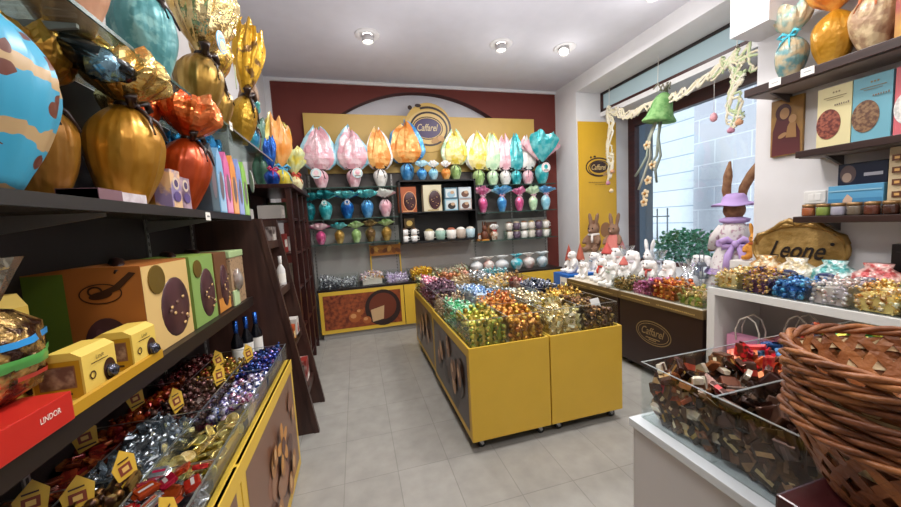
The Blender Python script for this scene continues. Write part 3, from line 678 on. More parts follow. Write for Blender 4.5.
m = M(); a = Art(m, (0, -.1525, .05), (1, 0, 0), (0, 0, 1)); a.rect(-.085, -.045, .085, .03, plain('#d08a3c', .45)); m.build('foot_band', t)
t = thing('gift_pack', 'clear pack with pale green lid, knotted brown ribbon and beaded chocolate pattern', 'gift pack', (-.88, 2.43, 1.167), PI/2)
M().box(-.12, -.14, 0, .12, .14, .29, mottle('#2a1714', '#a88a6a', 42, .4, 0, 0, 30, .12, .32, vor=True)).build('pack_body', t)
M().box(-.125, -.145, .29, .125, .145, .33, plain('#a9c08a', .4), .006).build('lid', t); M().box(-.125, -.148, 0, -.03, -.14, .09, plain('#b8cf9c', .4)).build('label_panel', t)
m = M(); m.ball((-.04, -.15, .15), (.05, .025, .07), foil('#b9b0a8', '#8a6a5a', .5), 12, jit=.2); m.build('tissue_window', t)
# small yellow egg boxes
def yellow_box(label, loc, w=.155, d=.12, h=.19, rz=PI/2):
    t = thing('chocolate_box', label, 'box', loc, rz, 'small yellow chocolate boxes')
    b = M(); b.prism([(-d/2, 0), (d/2, 0), (d/2, h*.86), (d*.2, h), (-d*.30, h), (-d/2, h*.88)], -w/2, w/2, 'x', YPALE)
    b.build('carton_body', t)
    q = M(); a = Art(q, (-w/2-.0005, 0, h*.45), (0, -1, 0), (0, 0, 1)); a.rect(-d*.46, -h*.42, d*.46, h*.38, YELD); a.rect(-d*.36, -.2*h, d*.36, h*.28, plain('#8a5a3a')); a.rect(-d*.33, -.18*h, d*.33, h*.26, mottle('#a88a74', '#6b4a3e', 30, .5)); a.rect(-d*.2, -h*.34, d*.26, -h*.29, BRN)
    q.build('picture_side', t)
    q = M(); a = Art(q, (0, -d/2-.0005, h*.42), (1, 0, 0), (0, 0, 1)); a.ell(.25*w, -.1*h, w*.2, h*.27, BRN); a.ring(-.27*w, -.02*h, w*.09, w*.09, .004, BRN); a.text('Lindt', -.02*w, .33*h, .011, BRN, .2); a.rect(-.3*w, .22*h, .2*w, .24*h, BRN); q.build('front_print', t)
    q = M(); q.ball((.25*w, -d/2-.006, h*.28), (w*.15, .018, h*.17), foil('#8d8f98', '#5a5a66', .9, .2), 10, jit=.15); q.build('foil_egg', t)
yellow_box('small yellow chocolate box, the one nearest the green carton, with picture side', (-.775, 1.375, 1.181), .13, .11, .128)
yellow_box('small yellow chocolate box between the red box and its twin', (-.79, 1.19, 1.181), .13, .11, .128)
yellow_box('yellow chocolate box set back behind the nut bag', (-.96, 1.17, 1.167), .14, .10, .30)
t = thing('display_tray', 'open yellow cardboard tray holding the small yellow boxes', 'tray', (-.79, 1.24, 1.167))
M().box(-.07, -.20, 0, .07, .215, .013, YPALE).build('tray_body', t); M().prism([(.07, 0), (.078, 0), (.078, .03), (.07, .034)], -.20, .215, 'y', YELD).build('front_lip', t)
# red flat box
t = thing('chocolate_gift_box', 'flat red chocolate box with a round hole, at the near end of the low shelf', 'box', (-.82, .82, 1.167))
rd = plain('#c02a22', .3); M().box(-.13, -.32, 0, .115, .215, .072, rd, .003).build('box_body', t)
m = M(); a = Art(m, (-.02, .13, .0722), (0, -1, 0), (1, 0, 0)); a.ell(0, 0, .045, .03, plain('#3a1512', .3)); a.ell(.006, 0, .036, .022, plain('#4d5560', .2)); m.build('round_window', t)
m = M(); a = Art(m, (.1152, -.05, .036), (0, 1, 0), (0, 0, 1)); a.text('LINDOR', .20, .006, .014, plain('#f0dcd0'), 0, .055, .01); a.rect(-.06, -.012, .02, .014, PAPER); dashes(a, -.16, -.004, .10, .02, 6, plain('#eac9b8')); m.build('side_print', t)
# nut bag
t = thing('sweets_bag', 'clear bag of foil sweets with a blue and green band on the red box', 'bag', (-.84, .985, 1.24), PI/2)
fm = mottle('#3a241a', '#c09a58', 22, .2, .6, .9, 34, .42, .58)
m = M(); m.lathe([(.05, 0), (.105, .03), (.125, .10), (.115, .17), (.07, .21), (.03, .225)], fm, 22, Matrix.Diagonal((1.2, .8, 1, 1)), fn=lambda a, q, r, z: (r*(1+.07*math.sin(5*a+q*6)), z)); m.build('bag_body', t)
m = M(); m.lathe([(.03, .215), (.05, .235), (.075, .30), (.09, .335)], foil('#b8b2a4', '#d8d2c0', .8, .15), 20, cap=False, fn=lambda a, q, r, z: (r*(1+.2*math.sin(7*a)), z)); m.build('gathered_top', t)
def bag_r(z):
    pr = [(.05, 0), (.105, .03), (.125, .10), (.115, .17), (.07, .21), (.03, .225)]
    for (a, b), (c_, d) in zip(pr, pr[1:]):
        if z <= d: return a+(c_-a)*(z-b)/(d-b)
    return .03
for c, z0, z1 in (('#2f8fd0', .135, .15), ('#4f9a4a', .085, .11), ('#b83a2a', .055, .066)):
    M().lathe([(bag_r(z0+(z1-z0)*i_/5)*1.02, z0+(z1-z0)*i_/5) for i_ in range(6)], plain(c, .3), 22, Matrix.Diagonal((1.2, .8, 1, 1)), cap=False, fn=lambda a, q, r, z: (r*(1+.07*math.sin(5*a+z/.225*6*.9)), z)).build('printed_band', t)
# --- counter below with bins of loose sweets
ct = thing('sweets_counter', 'yellow edged counter with hazelnut picture panels along the left wall', 'counter', (-1.1, 0, 0))
M().box(.002, -.3, 0, .60, 2.42, .685, plain('#2a1c16', .5)).build('counter_body', ct)
M().box(.58, -.3, .685, .62, 2.42, .752, YEL, .003).build('top_edge', ct)
cocoa = mottle('#5a2c1c', '#86492c', 7, .5, 0, 0, 30, .35, .65)
for y0, y1 in ((-.3, .44), (.45, 1.36), (1.37, 2.42)):
    p_ = M().box(.60, y0, .02, .618, y1, .752, YEL, .003).build('front_panel', ct)
    m = M(); W_, H_ = y1-y0-.10, .60; a = Art(m, (.6185, (y0+y1)/2, .385), (0, 1, 0), (0, 0, 1))
    a.rect(-W_/2, -H_/2, W_/2, H_/2, plain('#7b5540', .35)); 
    rr = random.Random(int(y1*100))
    for k in range(9): a.ell(rr.uniform(-.42, .42)*W_, rr.uniform(-.4, .45)*H_, rr.uniform(.05, .11), rr.uniform(.04, .09), plain(rr.choice(['#5d3a2c', '#8a5a40', '#4a2c24', '#976a4c']), .4), rr.uniform(0, 3))
    for k in range(7):
        x, y = rr.uniform(-.4, .4)*W_, rr.uniform(-.42, .2)*H_; s_ = rr.uniform(.035, .06)
        a.ell(x, y, s_, s_*1.25, plain('#a8713c', .4), rr.uniform(-.6, .6)); a.ell(x-.012, y+.014, s_*.5, s_*.7, plain('#d3a46a', .4), .3)
    x, y = .02, .08
    for k in range(5): a.ell(x+.07*math.cos(k*1.257+.3), y+.07*math.sin(k*1.257+.3), .055, .03, plain('#c98a3c', .4), k*1.257+.3)
    a.ell(x, y, .04, .045, plain('#5a2f1c', .4))
    m.build('picture', p_)
bn = acrylic_bin('acrylic_sweets_bin', 'long clear acrylic bin of wrapped sweets on the left counter', -1.085, -.50, .1, 2.41, .69, .862, 3, 6)
x3 = (-1.085, -.895, -.70, -.505); y6 = [.1+2.31*i/6 for i in range(7)]
def cell(i, j): return x3[i], x3[i+1], y6[j], y6[j+1]
SL = [  # column from the wall, row from the near end
 (0, 2, 'dark_praline', 'dark brown foil praline lying in the wall side row of the left counter', [bar(candy('#2c1a14', '#6a5030', .5)), bar(candy('#3a2118', '#4a3020', .4))], .06, True),
 (1, 2, 'bronze_praline', 'bronze and brown wrapped praline in the nearest middle cell of the left counter', [twist(candy('#3d2416', '#7d5a2a', .6)), bar(candy('#4a2c1a', '#8a6a3a', .6))], .06, False),
 (2, 2, 'silver_square', 'silver and black foil square by the front pane of the left counter', [pillow(candy('#a8aab0', '#b8babf', .8, .2), candy('#2a2224', '#2a2224', .4)), pillow(candy('#c2c2c4', '#9a9aa0', .85, .2), candy('#6a1c18', '#6a1c18', .4))], .055, True),
 (0, 3, 'cinnamon_square', 'translucent cinnamon brown square sweet near the wall of the left counter', [pillow(candy('#6e2316', '#8a3a1c', .25, .2)), pillow(candy('#7d2a18', '#a0502a', .3, .2))], .06, True),
 (1, 3, 'silver_foil_sweet', 'crumpled silver foil sweet in the middle of the left counter', [twist(candy('#b8c0c6', '#8c949c', .9, .18)), bar(candy('#c6ccd0', '#9098a0', .9, .18))], .052, False),
 (2, 3, 'gold_coin', 'pale gold chocolate coin by the front pane of the left counter', [coin(candy('#c9b568', '#ddd08e', .8, .22, val=.2))], .062, True),
 (0, 4, 'amber_jelly', 'glossy amber red sweet in the far wall cell of the left counter', [foilball(candy('#8a2a10', '#b34a1a', .3, .18)), twist(candy('#96330f', '#6e1f10', .3, .18))], .05, False),
 (1, 4, 'smoke_brown_sweet', 'smoke brown twisted sweet between the amber and the violet sweets', [twist(candy('#3a2420', '#5c3a32', .4, .2)), twist(candy('#4d2a24', '#7a5a50', .4, .2))], .05, False),
 (2, 4, 'violet_praline', 'violet, blue and silver foil ball by the front pane of the left counter', [foilball(candy('#5a4a8c', '#c8c4d8', .6, .2)), foilball(candy('#8a3a5c', '#d0b8c8', .6, .2)), foilball(candy('#3a4a86', '#d8d8e4', .6, .2))], .048, False),
 (0, 5, 'garnet_sweet', 'garnet red foil sweet in the farthest wall cell of the left counter', [foilball(candy('#5a1416', '#8a5a5a', .5, .2)), twist(candy('#6e1a1a', '#3a1010', .5, .2))], .048, False),
 (1, 5, 'olive_gold_sweet', 'olive and gold twisted sweet in the farthest middle cell of the left counter', [twist(candy('#7a6a24', '#b89a4a', .6, .25)), twist(candy('#8c3a20', '#a8862f', .5, .25))], .05, False),
 (2, 5, 'cobalt_sweet', 'cobalt blue foil sweet at the far end of the left counter', [twist(candy('#1d3a7c', '#4a5a9a', .6, .2)), foilball(candy('#5a3a5c', '#2a4a8c', .6, .2))], .048, False)]
for i, j, nm, lb, me, sz, fl in SL:
    heap(nm, lb, lb.split(' in ')[0].split(' by ')[0]+'s', me, *cell(i, j), .692, sz*.9, lambda x, y, j=j: .835+.03*math.sin(x*17+j)+.05*(-.5-x)*.6, fl, gap=.8)
x0, x1, y0, y1 = x3[2], x3[3], 1.0, 1.25
heap('ruby_square', 'ruby red and white foil square beside the gold coins of the left counter', 'ruby red squares', [pillow(candy('#a3181a', '#a3181a', .4, .2), candy('#d8d0cc', '#d8d0cc', .4, .2)), pillow(candy('#b8241f', '#8a1414', .4, .2)), pillow(candy('#a0a2a8', '#c0c2c6', .8, .2), candy('#b01c1c', '#b01c1c', .4))], -.70, -.505, 1.06, 1.27, .78, .056, .875, True, under=False)
def ptag(x, y, z, rz, lb, s=1):
    m = M(); n = 6
    pts = [(-.03, 0), (.035, .015), (.045, .09), (.005, .135), (-.042, .08)]
    for k in range(1): m.prism([(a*s, b*s) for a, b in pts], -.001, .001, 'y', plain('#d2a93a', .4))
    a = Art(m, (0, -.0012, .06*s), (1, 0, 0), (0, 0, 1)); a.rect(-.022*s, -.02*s, .022*s, .018*s, plain('#7a3320')); a.rect(-.012*s, -.01*s, .012*s, .008*s, plain('#d9b060')); a.rect(-.03*s, -.042*s, .03*s, -.034*s, BRN); a.rect(-.02*s, .03*s, .02*s, .036*s, BRN)
    tag(m.build('price_tag', loc=(x, y, z), rot=(-.18, R.uniform(-.15, .15), rz)), lb, 'price tag', 'yellow pointed price tags')
for x, y, rz, lb in ((-1.0, 1.50, .55, 'yellow pointed price tag standing at the wall edge of the cinnamon squares'), (-.74, 1.245, 1.2, 'yellow pointed price tag behind the ruby red squares'),
    (-.92, 1.16, .5, 'yellow pointed price tag standing in the dark pralines'), (-.80, 1.14, .5, 'yellow pointed price tag standing in the bronze pralines'),
    (-.80, 1.70, 1.25, 'yellow pointed price tag between silver sweets and smoke brown sweets'), (-.72, 1.93, 1.1, 'yellow pointed price tag behind the violet balls'),
    (-.66, 2.22, 1.1, 'yellow pointed price tag at the far end by the cobalt sweets'), (-1.0, 1.80, 1.0, 'yellow pointed price tag against the wall by the amber sweets'), (-.80, 2.18, 1.15, 'yellow pointed price tag among the olive and gold sweets')):
    ptag(x, y, .845, rz, lb, .8)
for y, lb in ((1.02, 'yellow label leaning inside the front pane by the silver squares'),):
    ptag(-.52, y, .80, PI/2, lb)
# ================================================================== ETAGERE AND DARK CABINET
et = thing('slanted_shelf_rack', 'dark wooden rack with sloping sides after the end of the left counter', 'shelf rack', (0, 0, 0))
WD = wood('#2e1a15', '#4a2e25', .4, 'Z')
for y in (2.80, 3.30):
    M().prism([(-1.09, 0), (-.44, 0), (-.69, 1.7), (-1.09, 1.7)], y-.012, y+.012, 'y', wood('#35201a', '#4c3027', .45, 'Z')).build('side_panel', et)
    M().prism([(-.44, 0), (-.40, 0), (-.66, 1.7), (-.70, 1.7)], y-.02, y+.02, 'y', WD).build('front_post', et)
for z in (.25, .68, 1.10, 1.48):
    xf = -.44-.25*z/1.7; M().box(-1.09, 2.81, z-.012, xf-.02, 3.29, z+.012, WD).build('shelf', et); M().box(xf-.03, 2.815, z-.012, xf, 3.285, z+.05, WD).build('shelf_lip', et)
def bottle(label, loc, h, body, cap, name='bottle', group=None, w=.035):
    t = thing(name, label, 'bottle', loc, 0, group)
    M().lathe([(w*.9, 0), (w, .01), (w, h*.58), (w*.35, h*.76), (w*.33, h*.86)], body, 18).build('glass', t)
    M().lathe([(w*.36, h*.74), (w*.42, h*.80), (w*.42, h), (0, h)], cap, 16).build('cap', t)
    M().lathe([(w*1.01, h*.2), (w*1.01, h*.48)], PAPER, 18, cap=False).build('label_band', t)
def carton(label, loc, w, d, h, m, name='carton', group=None, rz=0, art=None, cat='box'):
    t = thing(name, label, cat, loc, rz, group); M().box(-w/2, -d/2, 0, w/2, d/2, h, m, .003).build('carton_body', t)
    if art: q = M(); art(Art(q, (0, -d/2-.0006, h/2), (1, 0, 0), (0, 0, 1)), w, h); q.build('print', t)
    return t
carton('grey white carton on top of the sloping rack', (-.86, 2.93, 1.70), .24, .18, .085, plain('#a3a09c', .5), rz=PI/2, art=lambda a, w, h: a.rect(-.4*w, -.2*h, .1*w, .2*h, plain('#7d7a78')))
carton('patterned brown carton on the third shelf of the rack', (-.80, 3.0, 1.112), .22, .2, .14, mottle('#4a2a1e', '#b08a5a', 40, .4, 0, 0, 30, .2, .4, vor=True), rz=PI/2, art=lambda a, w, h: a.rect(-.45*w, -.5*h, .45*w, -.36*h, plain('#2a1812')))
carton('white fabric wrapped packet on the top shelf of the rack', (-.78, 2.92, 1.492), .12, .14, .16, plain('#b8b4b0', .6), rz=PI/2, art=lambda a, w, h: a.ell(0, 0, .3*w, .3*h, plain('#8a8684')))
carton('dark printed carton with light flowers at the far end of the rack', (-.76, 3.16, 1.492), .16, .2, .15, mottle('#3a2c2a', '#8a7f7a', 22, .4), rz=PI/2, art=lambda a, w, h: a.rect(-.3*w, -.3*h, .3*w, .1*h, plain('#b0a8a0')))
bottle('slim white bottle standing on the third shelf of the rack', (-.64, 3.17, 1.112), .28, plain('#dcdad6', .3), plain('#c8c4c0'))
for k, y in enumerate((2.47, 2.57, 2.68)):
    bottle(f'dark bottle with shiny blue cap, {("nearest", "middle", "farthest")[k]} of three under the low shelf', (-.80+.03*k, y, .775 if k < 0 else .70), .34, plain('#101218', .2), foil('#1f4a9a', '#2f62b8', .8, .2), 'blue_capped_bottle', 'blue capped bottles')
M().box(-.95, 2.43, .66, -.66, 2.76, .70, WD).build('x') if False else None
sb = tag(M().box(-1.09, 2.425, 0, -.62, 2.775, .70, wood('#1f110e', '#35201a', .4, 'Z'), .004).build('bottle_stand'), 'dark low stand between the counter and the sloping rack', 'stand')
carton('small orange and red packet on the lower shelf of the rack', (-.60, 2.95, .692), .10, .12, .15, mottle('#a8431f', '#d89a4a', 9, .4), rz=PI/2, art=lambda a, w, h: a.rect(-.3*w, -.1*h, .3*w, .2*h, plain('#e0c890')))
carton('white packet beside the orange one on the lower shelf of the rack', (-.60, 3.12, .692), .11, .12, .17, plain('#c8c2ba', .5), rz=PI/2, art=lambda a, w, h: a.ell(0, 0, .25*w, .25*h, plain('#a03028')))
carton('black packet with a pale label low on the rack', (-.58, 2.98, .262), .14, .14, .2, plain('#1a1616', .35), rz=PI/2, art=lambda a, w, h: a.rect(-.3*w, -.1*h, .3*w, .25*h, plain('#c8b890')))
carton('red and white packet at the far low end of the rack', (-.57, 3.16, .262), .13, .14, .22, mottle('#8a2a22', '#d8ccc4', 6, .4), rz=PI/2, art=lambda a, w, h: a.rect(-.3*w, -.3*h, .3*w, -.1*h, PAPER))
cb = thing('mahogany_cabinet', 'tall dark reddish wooden cabinet before the back wall', 'cabinet', (-1.09, 3.8, 0))
for x, y in ((.02, .02), (.46, .02), (.46, .42), (.46, .80), (.46, 1.16), (.02, 1.16)): M().box(x-.025, y-.03, 0, x+.025, y+.03, 2.03, MAHOG, .004).build('post', cb)
M().box(-.005, -.04, 2.03, .52, 1.22, 2.07, MAHOG, .006).build('top_board', cb); M().box(-.005, 0, 0, .005, 1.2, 2.03, WD).build('back_board', cb)
for z in (.12, .55, .98, 1.36, 1.72): M().box(.0, .0, z-.012, .47, 1.18, z+.012, wood('#2a0f0c', '#43201a', .35, 'Y')).build('shelf', cb)
its = [(1.732, .2, .14, '#b8b0a8', 'pale carton on the top inner shelf of the mahogany cabinet'), (1.372, .2, .2, '#8a2a24', 'red carton on the second shelf of the mahogany cabinet'), (1.372, .6, .16, '#d0c8c0', 'white carton behind the red one in the mahogany cabinet'),
       (.992, .22, .18, '#3a3a48', 'dark blue carton at mid height in the mahogany cabinet'), (.992, .62, .22, '#a89a88', 'beige carton at mid height in the mahogany cabinet'), (.562, .25, .2, '#6a3a2a', 'brown carton on a low shelf of the mahogany cabinet'), (.562, .65, .2, '#7d8a96', 'grey blue carton on a low shelf of the mahogany cabinet'), (1.732, .66, .2, '#5a6a4a', 'green carton on the top inner shelf of the mahogany cabinet')]
for z, y, h, c, lb in its: carton(lb, (-.84, 3.8+y, z), .2, .22, h, plain(c, .45), rz=PI/2, art=lambda a, w, h: a.rect(-.3*w, -.2*h, .3*w, .2*h, plain('#d8d0c4')))
wrapped_egg('yellow film egg with an orange bunny ruff on top of the mahogany cabinet', (-.80, 4.50, 2.072), .78, mottle('#c9b52c', '#e0d67a', 7, .3, .1, .4, 14), mottle('#d9b83a', '#e2d88a', 7, .3, .1, .4, 14), PI/4, rib=plain('#4aa0c8'), neck=.34, re=.19, rf=.24, flat=.6, shape='bag', ruff2=mottle('#e08a34', '#e8a860', 6, .3))
wrapped_egg('yellow and cream wrapped egg at the far corner of the cabinet top', (-.70, 4.80, 2.072), .56, mottle('#d8cf9a', '#e8e2c0', 7, .3, .1, .4, 14), mottle('#d8c64a', '#c8d0a0', 7, .3, .1, .4, 14), PI/4, rib=plain('#c84a3a'), neck=.4, re=.2, rf=.28, flat=.6)
wrapped_egg('deep blue foil egg with a slim blue ruff on the cabinet top', (-.82, 4.10, 2.072), .52, foil('#123a8a', '#1c56b0', .6), foil('#16408c', '#2a62b4', .6), PI/4, rib=plain('#c02a5a'), neck=.36, re=.2, rf=.13, flat=.8, shape='bag')
wrapped_egg('dark green wrapped egg standing behind the yellow one on the cabinet top', (-.98, 4.36, 2.072), .80, mottle('#2f5a44', '#4a7a60', 7, .3), mottle('#3f6a58', '#6a8f80', 7, .3), PI/4, rib=BROWN_RIB, neck=.5, re=.14, rf=.14, flat=.8, shape='bag')
# ================================================================== BACK WALL DISPLAY
GOLDB = plain('#c4a052', .5)
bd = thing('sign_board', 'long gold board with a round swirl emblem high on the back wall', 'sign', (1.25, 5.55, 2.42))
m = M().box(-1.87, -.02, 0, 1.88, .02, .88, GOLDB, .003); m.build('board', bd)
m = M(); T = Matrix.Translation((.0, -.022, .70)) @ Matrix.Rotation(PI/2, 4, 'X')
m.lathe([(0, -.01), (.385, -.01), (.385, .01), (0, .01)], plain('#cda85a', .5), 40, T, smooth=False)
a = Art(m, (0, -.034, .70), (1, 0, 0), (0, 0, 1)); dk = plain('#2e1812', .4)
a.ell(0, 0, .35, .27, plain('#d8b878', .5)); a.ring(0, 0, .37, .33, .035, dk, -.25*PI, .62*PI); a.ring(0, -.02, .31, .27, .03, dk, -.6*PI, 1.1*PI); a.ell(-.02, -.01, .22, .155, plain('#43345a', .4)); a.ring(-.02, -.01, .25, .18, .015, dk)
a.text('Caffarel', -.02, 0, .11, plain('#c9b48a', .4), .35, .34, .012); a.ell(-.29, .30, .035, .035, dk); a.ell(-.16, .335, .05, .028, dk); a.ell(.10, -.2, .08, .045, plain('#b58a55'), .4); a.ell(.19, -.17, .06, .045, plain('#c79a62'), -.5)
m.build('emblem', bd, 'dark swirl emblem with a violet oval')
m = M(); a = Art(m, (-1.55, -.0212, .42), (1, 0, 0), (0, 0, 1)); dashes(a, 0, 0, .5, .045, 9, plain('#6a5426', .5)); m.build('lettering', bd)
bp_ = thing('wall_backing', 'dark grey and pale grey backing panels behind the rear shelves', 'panel', (0, 5.55, 0))
M().box(-.66, 0, 1.60, 3.34, .04, 2.42, plain('#4a4441', .6)).build('upper_panel', bp_); M().box(-.66, 0, .0, 3.34, .04, 1.60, plain('#a29d98', .6)).build('lower_panel', bp_)
for x in (-.62, .60, 1.95, 2.65, 3.30):
    m = M().box(x-.012, -.006, .8, x+.012, 0, 2.40, ALU)
    for k in range(30): m.box(x-.004, -.0065, .85+.05*k, x+.004, -.006, .875+.05*k, plain('#222'))
    m.build('slotted_rail', bp_)
def glass_shelf(x0, x1, z, lb):
    t = thing('glass_shelf', lb, 'shelf', ((x0+x1)/2, 5.38, z), 0, 'rear glass shelves'); w = (x1-x0)/2
    M().box(-w, -.17, -.01, w, .165, 0, GLASS).build('pane', t); M().box(-w, -.174, -.011, w, -.169, .001, EDGE).build('front_edge', t)
    for s in (-.7, .7): M().prism([(.165, -.011), (-.1, -.011), (-.1, -.018), (.165, -.05)], s*w-.005, s*w+.005, 'x', ALU).build('bracket', t)
glass_shelf(-.65, .64, 2.18, 'top left glass shelf carrying the big fanned eggs'); glass_shelf(-.65, .64, 1.73, 'middle left glass shelf with teal and blue eggs'); glass_shelf(-.65, .64, 1.37, 'lowest left glass shelf over the silver sweets')
glass_shelf(1.90, 3.33, 2.16, 'top right glass shelf carrying pastel eggs'); glass_shelf(1.90, 3.33, 1.72, 'middle right glass shelf with pink and blue eggs'); glass_shelf(1.90, 3.33, 1.26, 'lowest right glass shelf with rows of cups')
bc = thing('black_display_cabinet', 'black open cabinet in the middle of the back wall', 'cabinet', (1.27, 5.38, 1.30)); BK = plain('#0d0b0b', .4)
for nm, q in (('side_panel', (-.61, -.18, 0, -.585, .165, .96)), ('side_panel', (.585, -.18, 0, .61, .165, .96)), ('top_panel', (-.61, -.18, .935, .61, .165, .96)), ('bottom_panel', (-.585, -.17, 0, .585, .165, .025)), ('shelf', (-.585, -.17, .46, .585, .14, .48)), ('back_panel', (-.585, .14, .025, .585, .16, .935))):
    M().box(*q, BK, .002).build(nm, bc)
P = {'pink': ('#e3a9b4', '#f0ccd2'), 'sky': ('#8fcbe0', '#b9e0ec'), 'yel': ('#e0c84a', '#efe19a'), 'ora': ('#e08a3a', '#efb46a'), 'mint': ('#b9dcb4', '#d8ecc8'), 'teal': ('#2fb0b8', '#7ad0d2'), 'white': ('#e6e2dc', '#f4f0ea'), 'green': ('#8fb06a', '#b4cc90'), 'blue': ('#3f8fd0', '#7ab8e6'), 'dteal': ('#0f5560', '#1f8a90'), 'deep': ('#1250a0', '#2f8ad0'), 'rose': ('#d8548a', '#e88ab0'), 'gold': ('#a8823a', '#cfae6a'), 'brown': ('#6a5030', '#a08450')}
def PW(k, s=9): return wrap(*P[k], scale=s)
def FW(k): return foil(*P[k], .45, .28, 9) if k in ('dteal', 'teal', 'deep', 'blue', 'gold', 'brown', 'rose') else PW(k)
def row(items, y, z, grp, **kw):
    for x, h, lb, body, ruff, r2, rf, tg in items:
        wrapped_egg(lb, (x, y, z), h, FW(body), FW(ruff), R.uniform(-.12, .12), grp, rib=kw.get('rib', plain('#1f1a1c', .3)), neck=kw.get('neck', .36), re=kw.get('re', .155), rf=rf, flat=.42, ruff2=FW(r2) if r2 else None, tagc=tg, shape=kw.get('shape', 'flame'), bow=kw.get('bow', True))
top = [(-.43, .78, 'pink egg with a pale blue edged fan, first on the top left shelf', 'pink', 'sky', 'pink', .31, -.25), (.03, .78, 'pink egg with a pale blue edged fan, second on the top left shelf', 'pink', 'sky', 'pink', .31, .25),
       (.42, .78, 'white wrapped egg with an orange yellow fan on the top left shelf', 'white', 'white', 'ora', .25, None)]
row(top, 5.36, 2.182, 'eggs on the rear top shelf')
row([(.84, .82, 'tall egg with orange and bright blue fan left of the swirl emblem', 'blue', 'blue', 'ora', .34, None), (1.62, .72, 'green egg with a yellow and mint fan right of the swirl emblem', 'green', 'mint', 'yel', .30, None)], 5.40, 2.262, 'eggs on the rear top shelf')
row([(2.02, .78, 'green egg with a white and yellow fan on the top right shelf', 'green', 'white', 'yel', .28, None), (2.27, .75, 'egg with a mint and yellow fan, second on the top right shelf', 'mint', 'yel', 'mint', .26, None), (2.50, .74, 'white film egg with a pale pink fan on the top right shelf', 'white', 'white', 'pink', .24, None),
     (2.70, .74, 'turquoise egg with a white edged fan on the top right shelf', 'teal', 'white', 'teal', .26, None), (2.92, .74, 'pale pink egg squeezed beside the last fan on the top right shelf', 'pink', 'pink', 'white', .22, None)], 5.42, 2.162, 'eggs on the rear top shelf')
row([(3.12, .86, 'teal egg with a wide teal fan at the right end of the top shelf', 'teal', 'pink', 'teal', .36, .05)], 5.30, 2.162, 'eggs on the rear top shelf', shape='fan', neck=.40)
row([(1.04, .30, 'small pale blue egg left on top of the black cabinet', 'blue', 'sky', None, .3, None), (1.22, .29, 'small sky blue and white egg in the middle on top of the black cabinet', 'sky', 'sky', 'white', .3, 0), (1.42, .29, 'small orange and white egg on top of the black cabinet', 'ora', 'ora', 'white', .3, 0)], 5.26, 2.262, 'small eggs on the black cabinet', neck=.62, re=.3, shape='fan')
row([(-.63, .40, 'dark teal egg at the left end of the middle left shelf', 'dteal', 'dteal', None, .42, None), (-.40, .42, 'teal egg with a round tag on the middle left shelf', 'teal', 'teal', 'dteal', .42, -.1), (-.10, .42, 'bright blue egg with a round tag on the middle left shelf', 'deep', 'deep', 'teal', .42, .1),
     (.19, .42, 'turquoise blue egg right of the bright blue one on the middle left shelf', 'blue', 'teal', None, .40, None), (.46, .42, 'pink and cream egg at the right end of the middle left shelf', 'pink', 'pink', 'white', .36, 0)], 5.34, 1.732, 'eggs on the middle left shelf', neck=.66, re=.26, shape='fan')
row([(-.50, .31, 'rose pink egg at the left end of the lowest left shelf', 'rose', 'rose', 'pink', .42, None), (-.24, .31, 'gold egg with a teal bow on the lowest left shelf', 'gold', 'teal', None, .36, None), (.00, .31, 'lime egg between two gold eggs on the lowest left shelf', 'green', 'green', None, .36, None), (.21, .33, 'brown gold egg on the lowest left shelf', 'brown', 'brown', None, .34, None), (.45, .33, 'green gold egg at the right end of the lowest left shelf', 'gold', 'green', None, .34, None)], 5.34, 1.372, 'eggs on the lowest left shelf', neck=.66, re=.27, bow=False, shape='fan')
row([(2.04, .42, 'rose pink egg beside the black cabinet on the middle right shelf', 'rose', 'pink', 'rose', .34, None), (2.38, .42, 'light blue egg with pale ribbon on the middle right shelf', 'blue', 'sky', 'blue', .40, None), (2.70, .40, 'rose pink egg right of the light blue one on the middle right shelf', 'rose', 'rose', None, .3, None), (2.96, .40, 'mint egg near the right end of the middle right shelf', 'mint', 'mint', None, .34, None), (3.20, .42, 'shiny light blue egg at the right end of the middle right shelf', 'sky', 'sky', 'blue', .42, None)], 5.34, 1.722, 'eggs on the middle right shelf', neck=.64, re=.22, rib=plain('#d0a8b8', .3), shape='fan')
def framed_egg(lb, x, w, h, c, c2):
    t = egg_window_box(lb, (x, 5.32, 1.782), w, .16, h, 0, plain(c, .4), plain(c, .4), CHOC, name='egg_box', ribbon=False, medal=False)
    m = M(); a = Art(m, (0, -.0815, h/2), (1, 0, 0), (0, 0, 1)); a.ring(w*.12, -.08*h, w*.38, h*.39, .008, plain(c2, .4)); a.rect(-w*.3, -h*.48, w*.3, -h*.44, plain(c2)); m.build('frame_print', t)
framed_egg('copper coloured box with a chocolate egg in the black cabinet', .79, .27, .39, '#a8552c', '#d8a070'); framed_egg('white gold box with a chocolate egg in the black cabinet', 1.18, .29, .41, '#d0c6a8', '#a8905a')
for k, (x, z, c, c2, lb) in enumerate(((1.48, 1.782, '#8fb8c8', '#2a2420', 'lower left of four picture boxes in the black cabinet'), (1.71, 1.782, '#a89890', '#5a3a30', 'lower right of four picture boxes in the black cabinet'), (1.48, 1.962, '#4a6a7a', '#8fb0c0', 'upper left of four picture boxes in the black cabinet'), (1.71, 1.962, '#b0bcc4', '#6a4a3a', 'upper right of four picture boxes in the black cabinet'))):
    carton(lb, (x, 5.30, z), .21, .12, .175, plain(c, .4), name='picture_box', group='four picture boxes', art=lambda a, w, h, c2=c2: a.rect(-.42*w, -.38*h, .42*w, .38*h, plain('#c8d0d0')).ell(0, -.02, .3*w, .28*h, plain(c2)).ell(.02, .01, .16*w, .14*h, plain('#b89878')))
